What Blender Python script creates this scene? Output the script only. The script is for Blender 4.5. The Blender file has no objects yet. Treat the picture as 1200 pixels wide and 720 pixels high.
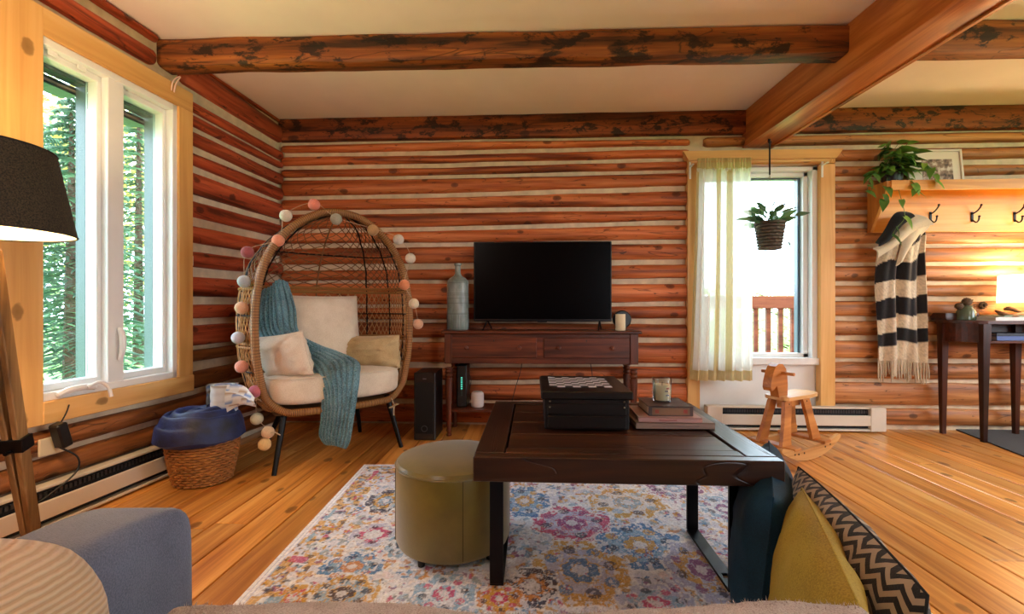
import bpy, math, random
import numpy as np
from mathutils import Vector, Matrix, noise as mnoise

random.seed(7)
PI = math.pi
sc = bpy.context.scene
COL = sc.collection

# ------------------------------------------------------------------ camera
PSI = math.radians(2.7)
F = 533.33
H = 0.93
D = 3.59
ZC = 2.43
cam_d = bpy.data.cameras.new('camera')
cam_d.lens = 16.0
cam_d.sensor_width = 36.0
cam_d.clip_start = 0.02
cam = bpy.data.objects.new('camera', cam_d)
cam.location = (0, 0, H)
cam.rotation_euler = (PI / 2, 0, PSI)
COL.objects.link(cam)
sc.camera = cam

# ------------------------------------------------------------------ world and colour
sc.view_settings.view_transform = 'Standard'
sc.view_settings.look = 'None'
sc.view_settings.gamma = 1.0
sc.view_settings.use_curve_mapping = False
sc.view_settings.exposure = 0.62
SKY = 9.5
LAMP_FLOOR = 26.0
LAMP_DESK = 15.0
LAMP_FILL = 34.0  # added lamps out of view that brighten the room
w = bpy.data.worlds.new('overcast_sky')
sc.world = w
w.use_nodes = True
wn = w.node_tree
wn.nodes['Background'].inputs['Color'].default_value = (0.80, 0.91, 1.0, 1)
wn.nodes['Background'].inputs['Strength'].default_value = SKY
sun_d = bpy.data.lights.new('sun', 'SUN')
sun_d.energy = 2.0
sun_d.angle = math.radians(8)
sun_d.color = (1.0, 0.95, 0.85)
sun = bpy.data.objects.new('sun', sun_d)
sun.rotation_euler = (math.radians(38), 0, math.radians(70))
sun.location = (8, -6, 12)
COL.objects.link(sun)
sc.cycles.use_denoising = True
sc.cycles.max_bounces = 8
sc.cycles.diffuse_bounces = 5
sc.cycles.transparent_max_bounces = 24
sc.cycles.sample_clamp_indirect = 6.0
sc.cycles.caustics_reflective = False
sc.cycles.caustics_refractive = False

# ------------------------------------------------------------------ coordinates
CP, SP = math.cos(PSI), math.sin(PSI)
def C(u, v, z):
    """metres right of / in front of the camera -> world"""
    return Vector((u * CP - v * SP, u * SP + v * CP, z))
def P(px, py, v):
    return C((px - 600) / F * v, v, H + (360 - py) / F * v)
def PF(px, py, z=0.0):
    return P(px, py, (H - z) * F / (py - 360))
def vback(px, off=0.0):
    return (D - off) / (CP + (px - 600) / F * SP)
def PB(px, py, off=0.0):
    return P(px, py, vback(px, off))
LC = PB(330, 360); LC.z = 0
LA = -(C(54, 533, 0)).normalized()          # along the left wall, towards the camera
LN = Vector((-LA.y, LA.x, 0))               # into the room
if LN.x < 0: LN = -LN
def L(s, z, off=0.0):
    p = LC + LA * s + LN * off
    return Vector((p.x, p.y, z))
def ls(px, off=0.0):
    """distance along the left wall from the back corner at pixel column px"""
    r = C((px - 600) / F, 1, 0); r.z = 0
    o = LC + LN * off
    # t*r = o + s*LA
    det = r.x * (-LA.y) - r.y * (-LA.x)
    t = (o.x * (-LA.y) - o.y * (-LA.x)) / det
    p = r * t
    return (p - o).dot(LA), t
def lz(px, py, off=0.0):
    s, t = ls(px, off)
    return H + (360 - py) / F * t

# ------------------------------------------------------------------ materials
def srgb(h):
    h = h.lstrip('#')
    o = []
    for i in (0, 2, 4):
        c = int(h[i:i + 2], 16) / 255
        o.append(c / 12.92 if c <= 0.04045 else ((c + 0.055) / 1.055) ** 2.4)
    return (o[0], o[1], o[2], 1.0)
class NT:
    def __init__(s, name):
        m = bpy.data.materials.new(name); m.use_nodes = True
        s.m = m; s.t = m.node_tree; s.b = s.t.nodes['Principled BSDF']; s.out = s.t.nodes['Material Output']
    def n(s, typ, **kw):
        nd = s.t.nodes.new(typ)
        for k, v in kw.items():
            if k in ('operation', 'blend_type', 'data_type', 'feature', 'attribute_name', 'noise_dimensions', 'wave_type', 'bands_direction', 'distance', 'wave_profile', 'axis'):
                setattr(nd, k, v)
        return nd
    def l(s, a, b): s.t.links.new(a, b)
    def math(s, op, a, b=None, c=None):
        nd = s.n('ShaderNodeMath', operation=op)
        for i, x in enumerate((a, b, c)):
            if x is None: continue
            if isinstance(x, (int, float)): nd.inputs[i].default_value = x
            else: s.l(x, nd.inputs[i])
        return nd.outputs[0]
    def mix(s, fac, a, b, mode='MIX'):
        nd = s.n('ShaderNodeMix', data_type='RGBA'); nd.blend_type = mode
        for i, x in ((0, fac), (6, a), (7, b)):
            if isinstance(x, (int, float)): nd.inputs[i].default_value = x
            elif isinstance(x, tuple): nd.inputs[i].default_value = x
            else: s.l(x, nd.inputs[i])
        return nd.outputs[2]
    def ramp(s, fac, stops):
        nd = s.n('ShaderNodeValToRGB')
        e = nd.color_ramp.elements
        while len(e) < len(stops): e.new(0.5)
        for i, (p, c) in enumerate(stops):
            e[i].position = p; e[i].color = c
        s.l(fac, nd.inputs[0]); return nd.outputs[0]
    def noise(s, vec, scale, detail=3, rough=0.55, dist=0.0):
        nd = s.n('ShaderNodeTexNoise')
        nd.inputs['Scale'].default_value = scale; nd.inputs['Detail'].default_value = detail
        nd.inputs['Roughness'].default_value = rough; nd.inputs['Distortion'].default_value = dist
        if vec is not None: s.l(vec, nd.inputs['Vector'])
        return nd.outputs['Fac']
    def mapping(s, vec, scale=(1, 1, 1), rot=(0, 0, 0)):
        nd = s.n('ShaderNodeMapping')
        nd.inputs['Scale'].default_value = scale; nd.inputs['Rotation'].default_value = rot
        s.l(vec, nd.inputs['Vector']); return nd.outputs[0]
    def obj(s, rnd=True):
        tc = s.n('ShaderNodeTexCoord').outputs['Object']
        if not rnd: return tc
        oi = s.n('ShaderNodeObjectInfo').outputs['Random']
        v = s.n('ShaderNodeVectorMath', operation='MULTIPLY_ADD')
        cx = s.n('ShaderNodeCombineXYZ')
        for i in range(3): s.l(oi, cx.inputs[i])
        s.l(cx.outputs[0], v.inputs[0]); v.inputs[1].default_value = (37.0, 53.0, 71.0); s.l(tc, v.inputs[2])
        return v.outputs[0]
    def bump(s, h, strength=0.3, dist=0.01):
        nd = s.n('ShaderNodeBump'); nd.inputs['Strength'].default_value = strength; nd.inputs['Distance'].default_value = dist
        s.l(h, nd.inputs['Height']); s.l(nd.outputs[0], s.b.inputs['Normal'])
    def set(s, **kw):
        for k, v in kw.items():
            s.b.inputs[k.replace('_', ' ')].default_value = v
        return s
MATS = {}
def m_plain(name, hexc, rough=0.5, metal=0.0, spec=0.5, var=0.0, vscale=8, bump=0.0, bscale=40, sheen=0.0):
    if name in MATS: return MATS[name]
    t = NT(name); c = srgb(hexc)
    t.set(Roughness=rough, Metallic=metal); t.b.inputs['Specular IOR Level'].default_value = spec
    co = t.obj(False)
    f = t.noise(co, vscale, 3)
    lo = tuple(x * (1 - max(var, 0.03)) for x in c[:3]) + (1,)
    hi = tuple(min(1, x * (1 + max(var, 0.03))) for x in c[:3]) + (1,)
    t.l(t.ramp(f, [(0.3, lo), (0.7, hi)]), t.b.inputs['Base Color'])
    if bump: t.bump(t.noise(co, bscale, 3), bump, 0.004)
    if sheen: t.b.inputs['Sheen Weight'].default_value = sheen
    MATS[name] = t.m
    return t.m
def m_fabric(name, hexc, hex2=None, scale=220, bump=0.5, rough=0.9, sheen=0.2, axis_stripe=None):
    if name in MATS: return MATS[name]
    t = NT(name); c = srgb(hexc); c2 = srgb(hex2) if hex2 else tuple(x * 0.72 for x in c[:3]) + (1,)
    co = t.obj(False)
    big = t.noise(co, 9, 3); fine = t.noise(co, scale, 2)
    f = t.math('MULTIPLY_ADD', fine, 0.6, t.math('MULTIPLY', big, 0.4))
    t.l(t.ramp(f, [(0.36, c2), (0.6, c)]), t.b.inputs['Base Color'])
    t.set(Roughness=rough); t.b.inputs['Sheen Weight'].default_value = sheen
    t.b.inputs['Specular IOR Level'].default_value = 0.2
    t.bump(fine, bump, 0.003)
    MATS[name] = t.m
    return t.m
def m_wood(name, light, mid, dark, axis='X', grain=30, stretch=0.06, knots=0.0, kscale=3.0, rough=0.42, bump=0.25, tone=0.25, blotch=0.0, coat=0.0, crack=0.0, spec=0.4, flat=None, fleck=0.0, sharp=0.12, bsc=7.5):
    """grain runs along AXIS; knots and stains are part of the timber"""
    if name in MATS: return MATS[name]
    t = NT(name)
    cl, cm, cd = srgb(light), srgb(mid), srgb(dark)
    co = t.obj(True)
    sx = {'X': (stretch, 1, 1), 'Y': (1, stretch, 1), 'Z': (1, 1, stretch)}[axis]
    gv = t.mapping(co, sx)
    g1 = t.noise(gv, grain, 4, 0.6, 0.6)
    g2 = t.noise(gv, grain * 0.25, 3, 0.5, 1.2)
    g = t.math('MULTIPLY_ADD', g1, 0.55, t.math('MULTIPLY', g2, 0.45))
    col = t.ramp(g, [(0.5 - sharp, cd), (0.5, cm), (0.5 + sharp, cl)])
    h = g
    oi = t.n('ShaderNodeObjectInfo').outputs['Random']
    tv = t.math('MULTIPLY_ADD', oi, 2 * tone, 1 - tone)
    tcx = t.n('ShaderNodeCombineXYZ')
    for i in range(3): t.l(tv, tcx.inputs[i])
    col = t.mix(1.0, col, tcx.outputs[0], 'MULTIPLY')
    if knots > 0:
        ks = {'X': (0.38, 1, 1), 'Y': (1, 0.38, 1), 'Z': (1, 1, 0.38)}[axis]
        ks = tuple(0.6 if 'XYZ'[i] == axis else 1.0 for i in range(3))
        kv = t.mapping(co, ks)
        vo = t.n('ShaderNodeTexVoronoi'); vo.inputs['Scale'].default_value = kscale
        if flat:
            vo.voronoi_dimensions = '2D'
            sp_ = t.n('ShaderNodeSeparateXYZ'); t.l(kv, sp_.inputs[0]); cb_ = t.n('ShaderNodeCombineXYZ')
            keep = [i for i in range(3) if 'XYZ'[i] != flat]
            t.l(sp_.outputs[keep[0]], cb_.inputs[0]); t.l(sp_.outputs[keep[1]], cb_.inputs[1]); kv = cb_.outputs[0]
        wob = t.noise(co, 30, 2)
        t.l(kv, vo.inputs['Vector'])
        sc_ = t.n('ShaderNodeSeparateColor'); t.l(vo.outputs['Color'], sc_.inputs[0])
        off_ = t.math('MULTIPLY', t.math('LESS_THAN', sc_.outputs[0], 0.4), 1.0)
        d = t.math('ADD', t.math('MULTIPLY_ADD', t.math('SUBTRACT', wob, 0.5), 0.06, vo.outputs['Distance']), t.math('MULTIPLY_ADD', sc_.outputs[1], knots * 0.5, off_))
        kf = t.ramp(d, [(0.0, (1, 1, 1, 1)), (knots, (0.8, 0.8, 0.8, 1)), (knots * 1.3, (0, 0, 0, 1))])
        kd = tuple(x * 0.35 for x in cd[:3]) + (1,)
        col = t.mix(t.math('MULTIPLY', kf, 0.85), col, kd)
    if fleck > 0:
        fv = t.mapping(co, tuple(0.3 if 'XYZ'[i] == axis else 1.0 for i in range(3)))
        ff = t.ramp(t.noise(fv, 38, 3, 0.6, 0.4), [(0.70 - 0.08 * fleck, (0, 0, 0, 1)), (0.75 - 0.08 * fleck, (1, 1, 1, 1))])
        col = t.mix(t.math('MULTIPLY', ff, 0.8), col, tuple(x * 0.25 for x in cd[:3]) + (1,))
    if blotch > 0:
        bv = t.mapping(co, {'X': (0.5, 1, 1), 'Y': (1, 0.5, 1), 'Z': (1, 1, 0.5)}[axis])
        b = t.noise(bv, bsc, 6, 0.72, 0.3)
        bf = t.ramp(b, [(0.60 - blotch * 0.1, (0, 0, 0, 1)), (0.66 - blotch * 0.1, (0.9, 0.9, 0.9, 1))])
        col = t.mix(bf, col, tuple(x * 0.10 for x in cd[:3]) + (1,))
    if crack > 0:
        cv = t.mapping(co, {'X': (0.12, 1, 1), 'Y': (1, 0.12, 1), 'Z': (1, 1, 0.12)}[axis])
        k = t.noise(cv, 9, 2, 0.5, 0.8)
        kk = t.math('ABSOLUTE', t.math('SUBTRACT', k, 0.5))
        kf = t.ramp(kk, [(0.0, (1, 1, 1, 1)), (0.006 * crack, (0, 0, 0, 1))])
        col = t.mix(t.math('MULTIPLY', kf, 0.75), col, tuple(x * 0.2 for x in cd[:3]) + (1,))
        h = t.math('MULTIPLY_ADD', kf, -0.8, g)
    t.l(col, t.b.inputs['Base Color'])
    t.set(Roughness=rough); t.b.inputs['Specular IOR Level'].default_value = spec
    if coat: t.b.inputs['Coat Weight'].default_value = coat; t.b.inputs['Coat Roughness'].default_value = 0.25
    t.bump(h, bump, 0.006)
    MATS[name] = t.m
    return t.m
def m_attr(name, rough=0.9, bump=0.0, bscale=300, sheen=0.0, spec=0.2):
    if name in MATS: return MATS[name]
    t = NT(name); a = t.n('ShaderNodeAttribute'); a.attribute_name = 'Col'
    t.l(a.outputs['Color'], t.b.inputs['Base Color'])
    t.set(Roughness=rough); t.b.inputs['Specular IOR Level'].default_value = spec
    t.b.inputs['Sheen Weight'].default_value = sheen
    if bump: t.bump(t.noise(t.obj(False), bscale, 2), bump, 0.003)
    MATS[name] = t.m
    return t.m
def m_emit(name, hexc, strength, base='ffffff'):
    if name in MATS: return MATS[name]
    t = NT(name); t.b.inputs['Base Color'].default_value = srgb(base)
    t.b.inputs['Emission Color'].default_value = srgb(hexc); t.b.inputs['Emission Strength'].default_value = strength
    MATS[name] = t.m
    return t.m
def m_glass(name, tint='f4fbff', clear=0.93, rough=0.02):
    if name in MATS: return MATS[name]
    t = NT(name); t.t.nodes.remove(t.b)
    tr = t.n('ShaderNodeBsdfTransparent'); tr.inputs[0].default_value = srgb(tint)
    gl = t.n('ShaderNodeBsdfGlossy'); gl.inputs['Roughness'].default_value = rough
    lw = t.n('ShaderNodeLayerWeight'); lw.inputs[0].default_value = 0.25
    mx = t.n('ShaderNodeMixShader')
    t.l(t.math('MULTIPLY_ADD', lw.outputs['Fresnel'], 0.6, 1 - clear), mx.inputs[0])
    t.l(tr.outputs[0], mx.inputs[1]); t.l(gl.outputs[0], mx.inputs[2]); t.l(mx.outputs[0], t.out.inputs[0])
    MATS[name] = t.m
    return t.m
def m_sheer(name, hexc, opaque=0.55, hex2=None):
    if name in MATS: return MATS[name]
    t = NT(name); t.t.nodes.remove(t.b)
    c = srgb(hexc)
    df = t.n('ShaderNodeBsdfDiffuse'); tl = t.n('ShaderNodeBsdfTranslucent'); tr = t.n('ShaderNodeBsdfTransparent')
    df.inputs[0].default_value = c; tl.inputs[0].default_value = c
    m1 = t.n('ShaderNodeMixShader'); m1.inputs[0].default_value = 0.4
    t.l(df.outputs[0], m1.inputs[1]); t.l(tl.outputs[0], m1.inputs[2])
    m2 = t.n('ShaderNodeMixShader')
    co = t.obj(False)
    nz = t.noise(t.mapping(co, (1, 1, 0.15)), 160, 2)
    t.l(t.math('MULTIPLY_ADD', nz, 0.3, opaque - 0.15), m2.inputs[0])
    t.l(tr.outputs[0], m2.inputs[1]); t.l(m1.outputs[0], m2.inputs[2]); t.l(m2.outputs[0], t.out.inputs[0])
    MATS[name] = t.m
    return t.m
def m_leaf(name, h1, h2, rough=0.45, trans=0.35):
    if name in MATS: return MATS[name]
    t = NT(name); co = t.obj(True)
    oi = t.n('ShaderNodeObjectInfo').outputs['Random']
    f = t.math('MULTIPLY_ADD', t.noise(co, 6, 2), 0.6, t.math('MULTIPLY', oi, 0.4))
    col = t.ramp(f, [(0.3, srgb(h1)), (0.7, srgb(h2))])
    t.l(col, t.b.inputs['Base Color']); t.set(Roughness=rough)
    tl = t.n('ShaderNodeBsdfTranslucent'); t.l(col, tl.inputs[0])
    mx = t.n('ShaderNodeMixShader'); mx.inputs[0].default_value = trans
    t.l(t.b.outputs[0], mx.inputs[1]); t.l(tl.outputs[0], mx.inputs[2]); t.l(mx.outputs[0], t.out.inputs[0])
    MATS[name] = t.m
    return t.m

# ------------------------------------------------------------------ mesh builders
class MB:
    def __init__(s): s.v = []; s.f = []; s.c = None
    def add(s, vs, fs):
        o = len(s.v); s.v.extend([tuple(x) for x in vs]); s.f.extend([tuple(i + o for i in f) for f in fs]); return s
    def box(s, c, size, ch=0.0, M=None):
        """box with chamfered edges, centre c"""
        hx, hy, hz = (size[0] / 2, size[1] / 2, size[2] / 2)
        vs = []; fs = []
        if ch <= 0:
            for x in (-1, 1):
                for y in (-1, 1):
                    for z in (-1, 1): vs.append(Vector((x * hx, y * hy, z * hz)))
            fs = [(0, 1, 3, 2), (4, 6, 7, 5), (0, 4, 5, 1), (2, 3, 7, 6), (0, 2, 6, 4), (1, 5, 7, 3)]
        else:
            ch = min(ch, hx * .9, hy * .9, hz * .9)
            idx = {}
            for x in (-1, 1):
                for y in (-1, 1):
                    for z in (-1, 1):
                        for a in range(3):
                            p = [x * hx, y * hy, z * hz]
                            for k in range(3):
                                if k != a: p[k] -= (x, y, z)[k] * ch
                            idx[(x, y, z, a)] = len(vs); vs.append(Vector(p))
            for a in range(3):
                b, c2 = (a + 1) % 3, (a + 2) % 3
                for sg in (-1, 1):
                    q = []
                    for (i, j) in ((-1, -1), (1, -1), (1, 1), (-1, 1)):
                        k = [0, 0, 0]; k[a] = sg; k[b] = i; k[c2] = j; q.append(idx[(*k, a)])
                    fs.append(tuple(q if sg > 0 else q[::-1]))
            for a in range(3):
                b, c2 = (a + 1) % 3, (a + 2) % 3
                for i in (-1, 1):
                    for j in (-1, 1):
                        k0 = [0, 0, 0]; k1 = [0, 0, 0]
                        k0[a] = -1; k1[a] = 1; k0[b] = k1[b] = i; k0[c2] = k1[c2] = j
                        q = (idx[(*k0, b)], idx[(*k1, b)], idx[(*k1, c2)], idx[(*k0, c2)])
                        fs.append(q if i * j < 0 else q[::-1])
            for x in (-1, 1):
                for y in (-1, 1):
                    for z in (-1, 1):
                        q = [idx[(x, y, z, a)] for a in range(3)]
                        fs.append(tuple(q if x * y * z > 0 else q[::-1]))
        c = Vector(c)
        if M is not None: vs = [M @ p + c for p in vs]
        else: vs = [p + c for p in vs]
        return s.add(vs, fs)
    def bar(s, a, b, wx, wy, ch=0.0, up=Vector((0, 0, 1)), roll=0.0):
        """box from point a to point b; wx across, wy along the up side"""
        a = Vector(a); b = Vector(b); d = b - a; ln = d.length; z = d.normalized()
        x = Vector(up).cross(z)
        if x.length < 1e-4: x = Vector((1, 0, 0)).cross(z)
        x.normalize(); y = z.cross(x)
        M = Matrix((x, y, z)).transposed()
        if roll: M = M @ Matrix.Rotation(roll, 3, 'Z')
        return s.box((a + b) / 2, (wx, wy, ln), ch, M)
    def tube(s, pts, r, seg=8, caps=True, closed=False):
        pts = [Vector(p) for p in pts]; n = len(pts)
        rr = r if isinstance(r, (list, tuple)) else [r] * n
        vs = []; fs = []
        prev = None
        for i in range(n):
            if closed: t = pts[(i + 1) % n] - pts[i - 1]
            else: t = pts[min(i + 1, n - 1)] - pts[max(i - 1, 0)]
            if t.length < 1e-9: t = Vector((0, 0, 1))
            t.normalize()
            if prev is None:
                a = Vector((0, 0, 1)) if abs(t.z) < .9 else Vector((1, 0, 0))
                x = a.cross(t).normalized()
            else:
                x = prev - t * prev.dot(t)
                x = x.normalized() if x.length > 1e-6 else Vector((1, 0, 0)).cross(t).normalized()
            prev = x; y = t.cross(x)
            for k in range(seg):
                an = 2 * PI * k / seg
                vs.append(pts[i] + (x * math.cos(an) + y * math.sin(an)) * rr[i])
        for i in range(n if closed else n - 1):
            j = (i + 1) % n
            for k in range(seg):
                k2 = (k + 1) % seg
                fs.append((i * seg + k, i * seg + k2, j * seg + k2, j * seg + k))
        if caps and not closed:
            fs.append(tuple(range(seg - 1, -1, -1))); fs.append(tuple((n - 1) * seg + k for k in range(seg)))
        return s.add(vs, fs)
    def lathe(s, prof, c=(0, 0, 0), seg=24, M=None, caps=True, sx=1.0, sy=1.0):
        vs = []; fs = []
        for (r, z) in prof:
            for k in range(seg):
                a = 2 * PI * k / seg
                vs.append(Vector((r * math.cos(a) * sx, r * math.sin(a) * sy, z)))
        n = len(prof)
        for i in range(n - 1):
            for k in range(seg):
                k2 = (k + 1) % seg
                fs.append((i * seg + k, i * seg + k2, (i + 1) * seg + k2, (i + 1) * seg + k))
        if caps:
            fs.append(tuple(range(seg - 1, -1, -1))); fs.append(tuple((n - 1) * seg + k for k in range(seg)))
        c = Vector(c)
        vs = [(M @ p if M is not None else p) + c for p in vs]
        return s.add(vs, fs)
    def prism(s, poly, n, th):
        """extrude 3D outline POLY by TH along n"""
        n = Vector(n).normalized(); k = len(poly)
        vs = [Vector(p) for p in poly] + [Vector(p) + n * th for p in poly]
        fs = [tuple(range(k - 1, -1, -1)), tuple(range(k, 2 * k))]
        for i in range(k): fs.append((i, (i + 1) % k, (i + 1) % k + k, i + k))
        return s.add(vs, fs)
    def grid(s, nu, nv, fn, closed_u=False):
        vs = [fn(i / (nu if closed_u else nu - 1), j / (nv - 1)) for j in range(nv) for i in range(nu)]
        fs = []
        for j in range(nv - 1):
            for i in range(nu if closed_u else nu - 1):
                i2 = (i + 1) % nu
                fs.append((j * nu + i, j * nu + i2, (j + 1) * nu + i2, (j + 1) * nu + i))
        return s.add(vs, fs)
    def sheet(s, nu, nv, fn, th):
        """thick cloth: front and back surface and rim"""
        pts = [[Vector(fn(i / (nu - 1), j / (nv - 1))) for i in range(nu)] for j in range(nv)]
        def nrm(i, j):
            a = pts[j][min(i + 1, nu - 1)] - pts[j][max(i - 1, 0)]
            b = pts[min(j + 1, nv - 1)][i] - pts[max(j - 1, 0)][i]
            n = a.cross(b)
            return n.normalized() if n.length > 1e-9 else Vector((0, 0, 1))
        fr = [pts[j][i] + nrm(i, j) * th / 2 for j in range(nv) for i in range(nu)]
        bk = [pts[j][i] - nrm(i, j) * th / 2 for j in range(nv) for i in range(nu)]
        N = nu * nv; fs = []
        for j in range(nv - 1):
            for i in range(nu - 1):
                a, b, c2, d = j * nu + i, j * nu + i + 1, (j + 1) * nu + i + 1, (j + 1) * nu + i
                fs.append((a, b, c2, d)); fs.append((a + N, d + N, c2 + N, b + N))
        for i in range(nu - 1):
            fs.append((i, i + N, i + 1 + N, i + 1)); o = (nv - 1) * nu
            fs.append((o + i, o + i + 1, o + i + 1 + N, o + i + N))
        for j in range(nv - 1):
            a, d = j * nu, (j + 1) * nu
            fs.append((a, d, d + N, a + N)); a += nu - 1; d += nu - 1
            fs.append((a, a + N, d + N, d))
        return s.add(fr + bk, fs)
    def sphere(s, c, r, seg=14, rings=9, sz=1.0, M=None):
        prof = []
        for i in range(rings + 1):
            a = -PI / 2 + PI * i / rings
            prof.append((max(r * math.cos(a), 1e-4), r * math.sin(a) * sz))
        return s.lathe(prof, c, seg, M)
    def mesh(s, name, mat, smooth=True, angle=38, T=None):
        me = bpy.data.meshes.new(name)
        v = s.v if T is None else [tuple(T @ Vector(p)) for p in s.v]
        me.from_pydata(v, [], s.f)
        if mat is not None: me.materials.append(mat)
        if smooth:
            me.polygons.foreach_set('use_smooth', [True] * len(me.polygons))
            me.update()
            try: me.set_sharp_from_angle(angle=math.radians(angle))
            except Exception: pass
        me.update()
        return me
    def build(s, name, mat, parent=None, smooth=True, angle=38, world=True):
        """one mesh object; coordinates are world ones unless world=False"""
        T = None
        if parent is not None and world: T = WM[parent.name].inverted()
        o = bpy.data.objects.new(name, s.mesh(name, mat, smooth, angle, T))
        COL.objects.link(o)
        if parent is not None: o.parent = parent; WM[o.name] = WM[parent.name]
        else: WM[o.name] = Matrix.Identity(4)
        return o
WM = {}
def tag(o, label=None, cat=None, group=None, kind=None):
    if label: o['label'] = label
    if cat: o['category'] = cat
    if group: o['group'] = group
    if kind: o['kind'] = kind
    return o
def thing(name, loc, label, cat, rotz=0.0, group=None):
    o = bpy.data.objects.new(name, None); COL.objects.link(o)
    o.empty_display_size = 0.1
    o.location = loc; o.rotation_euler = (0, 0, rotz)
    WM[o.name] = Matrix.Translation(Vector(loc)) @ Matrix.Rotation(rotz, 4, 'Z')
    return tag(o, label, cat, group)
def struct_empty(name):
    o = bpy.data.objects.new(name, None); COL.objects.link(o); WM[o.name] = Matrix.Identity(4)
    return tag(o, kind='structure')
def inst(name, me, parent, M):
    """a part that shares mesh data, placed by world matrix M"""
    o = bpy.data.objects.new(name, me); COL.objects.link(o)
    o.parent = parent
    o.matrix_local = WM[parent.name].inverted() @ M
    return o
def setcol(o, cols):
    """per-vertex colour of the cloth / weave itself (linear rgb)"""
    me = o.data
    a = me.color_attributes.new('Col', 'FLOAT_COLOR', 'POINT')
    arr = np.ones((len(me.vertices), 4), dtype=np.float32)
    arr[:, :3] = np.asarray(cols, dtype=np.float32)[:, :3]
    a.data.foreach_set('color', arr.ravel())
def nz(x, y=0.0, z=0.0): return mnoise.noise(Vector((x, y, z)))
def frame(o, x, y):
    """matrix with origin o, x axis x, y axis near y"""
    x = Vector(x).normalized(); z = x.cross(Vector(y)).normalized(); y = z.cross(x)
    M = Matrix((x, y, z)).transposed().to_4x4(); M.translation = Vector(o); return M
def smoothpath(pts, n):
    """Catmull-Rom through pts"""
    pts = [Vector(p) for p in pts]; m = len(pts) - 1; out = []
    for i in range(n):
        t = i / (n - 1) * m; k = min(int(t), m - 1); f = t - k
        p0, p1, p2, p3 = pts[max(k - 1, 0)], pts[k], pts[k + 1], pts[min(k + 2, m)]
        out.append(0.5 * ((2 * p1) + (p2 - p0) * f + (2 * p0 - 5 * p1 + 4 * p2 - p3) * f * f + (3 * p1 - p0 - 3 * p2 + p3) * f ** 3))
    return out
def interp(x, xs, ys):
    return float(np.interp(x, xs, ys))
def pillow_mb(wd, ht, th, M, n=22, pinch=0.05, wr=0.006, seed=0.0, pw=2.6, sag=0.0, full=0.55):
    """knife-edge cushion in the xy plane of M"""
    mb = MB(); vs = []
    def pt(i, j, sd):
        x = -1 + 2 * i / n; y = -1 + 2 * j / n
        x = math.sin(x * PI / 2) * .5 + x * .5; y = math.sin(y * PI / 2) * .5 + y * .5
        t = max(0.0, (1 - abs(x) ** pw) * (1 - abs(y) ** pw)) ** full
        px = x * (1 - pinch * (1 - y * y) * abs(x)); py = y * (1 - pinch * (1 - x * x) * abs(y))
        e = t * (1 - t) * 4
        z = sd * th / 2 * t + sd * wr * e * nz(x * 3 + seed, y * 3, sd * 4.0) * 2 + wr * nz(x * 6 + seed, y * 6, 2.0) * t
        return M @ Vector((px * wd / 2, py * ht / 2 - sag * (1 - x * x) * max(0, y), z))
    idx = {}
    for sd in (1, -1):
        for j in range(n + 1):
            for i in range(n + 1):
                edge = i in (0, n) or j in (0, n)
                if edge and sd == -1: idx[(i, j, -1)] = idx[(i, j, 1)]; continue
                idx[(i, j, sd)] = len(vs); vs.append(pt(i, j, sd))
    fs = []
    for sd in (1, -1):
        for j in range(n):
            for i in range(n):
                q = (idx[(i, j, sd)], idx[(i + 1, j, sd)], idx[(i + 1, j + 1, sd)], idx[(i, j + 1, sd)])
                fs.append(q if sd > 0 else q[::-1])
    mb.add(vs, fs)
    mb.rim = [vs[idx[(i, 0, 1)]] for i in range(n)] + [vs[idx[(n, j, 1)]] for j in range(n)] + [vs[idx[(i, n, 1)]] for i in range(n, 0, -1)] + [vs[idx[(0, j, 1)]] for j in range(n, 0, -1)]
    return mb
# ================================================================== THE ROOM
XR, YF = 5.0, -2.6            # right wall, wall behind the camera
XL = L(0, 0).x
M_LOGRED = m_wood('lamplit_red_log', 'd8834f', 'b8602f', '6a3016', 'X', 26, 0.05, knots=0.10, kscale=5.5, fleck=0.6, rough=0.5, bump=0.35, tone=0.18, crack=1.0, flat='Y')  # redder logs: the warmth of the lamplight is put into the wood colour
M_LOGLEFT = m_wood('lamplit_dark_red_log', 'c05c38', 'a04426', '58220f', 'Y', 26, 0.05, knots=0.10, kscale=5.5, fleck=0.6, rough=0.5, bump=0.35, tone=0.2, crack=1.0, flat='X')  # left wall logs, warm lamplight red put into their colour
M_LOGBROWN = m_wood('daylit_brown_log', 'c88a54', 'a86a3a', '68401f', 'X', 26, 0.05, knots=0.10, kscale=5.5, fleck=0.6, rough=0.5, bump=0.35, tone=0.15, crack=1.0, flat='Y')  # same logs kept browner, the daylight tint put into the colour
M_LOGLOW = m_wood('shaded_brown_log', '8f5a32', '74431f', '43240f', 'Y', 26, 0.05, knots=0.10, kscale=5.5, fleck=0.6, rough=0.5, bump=0.4, tone=0.2, crack=1.0, flat='X')  # lowest left wall logs, their shade put into a darker colour
M_MORTAR = m_plain('beige_chinking', 'd9c6a8', 0.95, var=0.14, vscale=14, bump=0.5, bscale=55)
M_PLATE = m_wood('hewn_plate', '9c5224', '7f3c18', '40190a', 'X', 22, 0.06, knots=0.09, kscale=3.2, rough=0.6, bump=0.5, tone=0.08, blotch=0.85, bsc=15, crack=1.0, flat='Y')
M_BEAM = m_wood('hewn_beam', 'aa682e', '86491d', '3e200d', 'X', 22, 0.06, knots=0.08, kscale=2.5, rough=0.55, bump=0.55, tone=0.05, blotch=0.8, bsc=10, crack=1.2, flat='Y')
M_BEAM2 = m_wood('sawn_beam', 'cf8244', 'b4662e', '8a4820', 'Y', 20, 0.05, knots=0.20, kscale=3.0, rough=0.42, bump=0.2, tone=0.04, coat=0.15)
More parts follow.
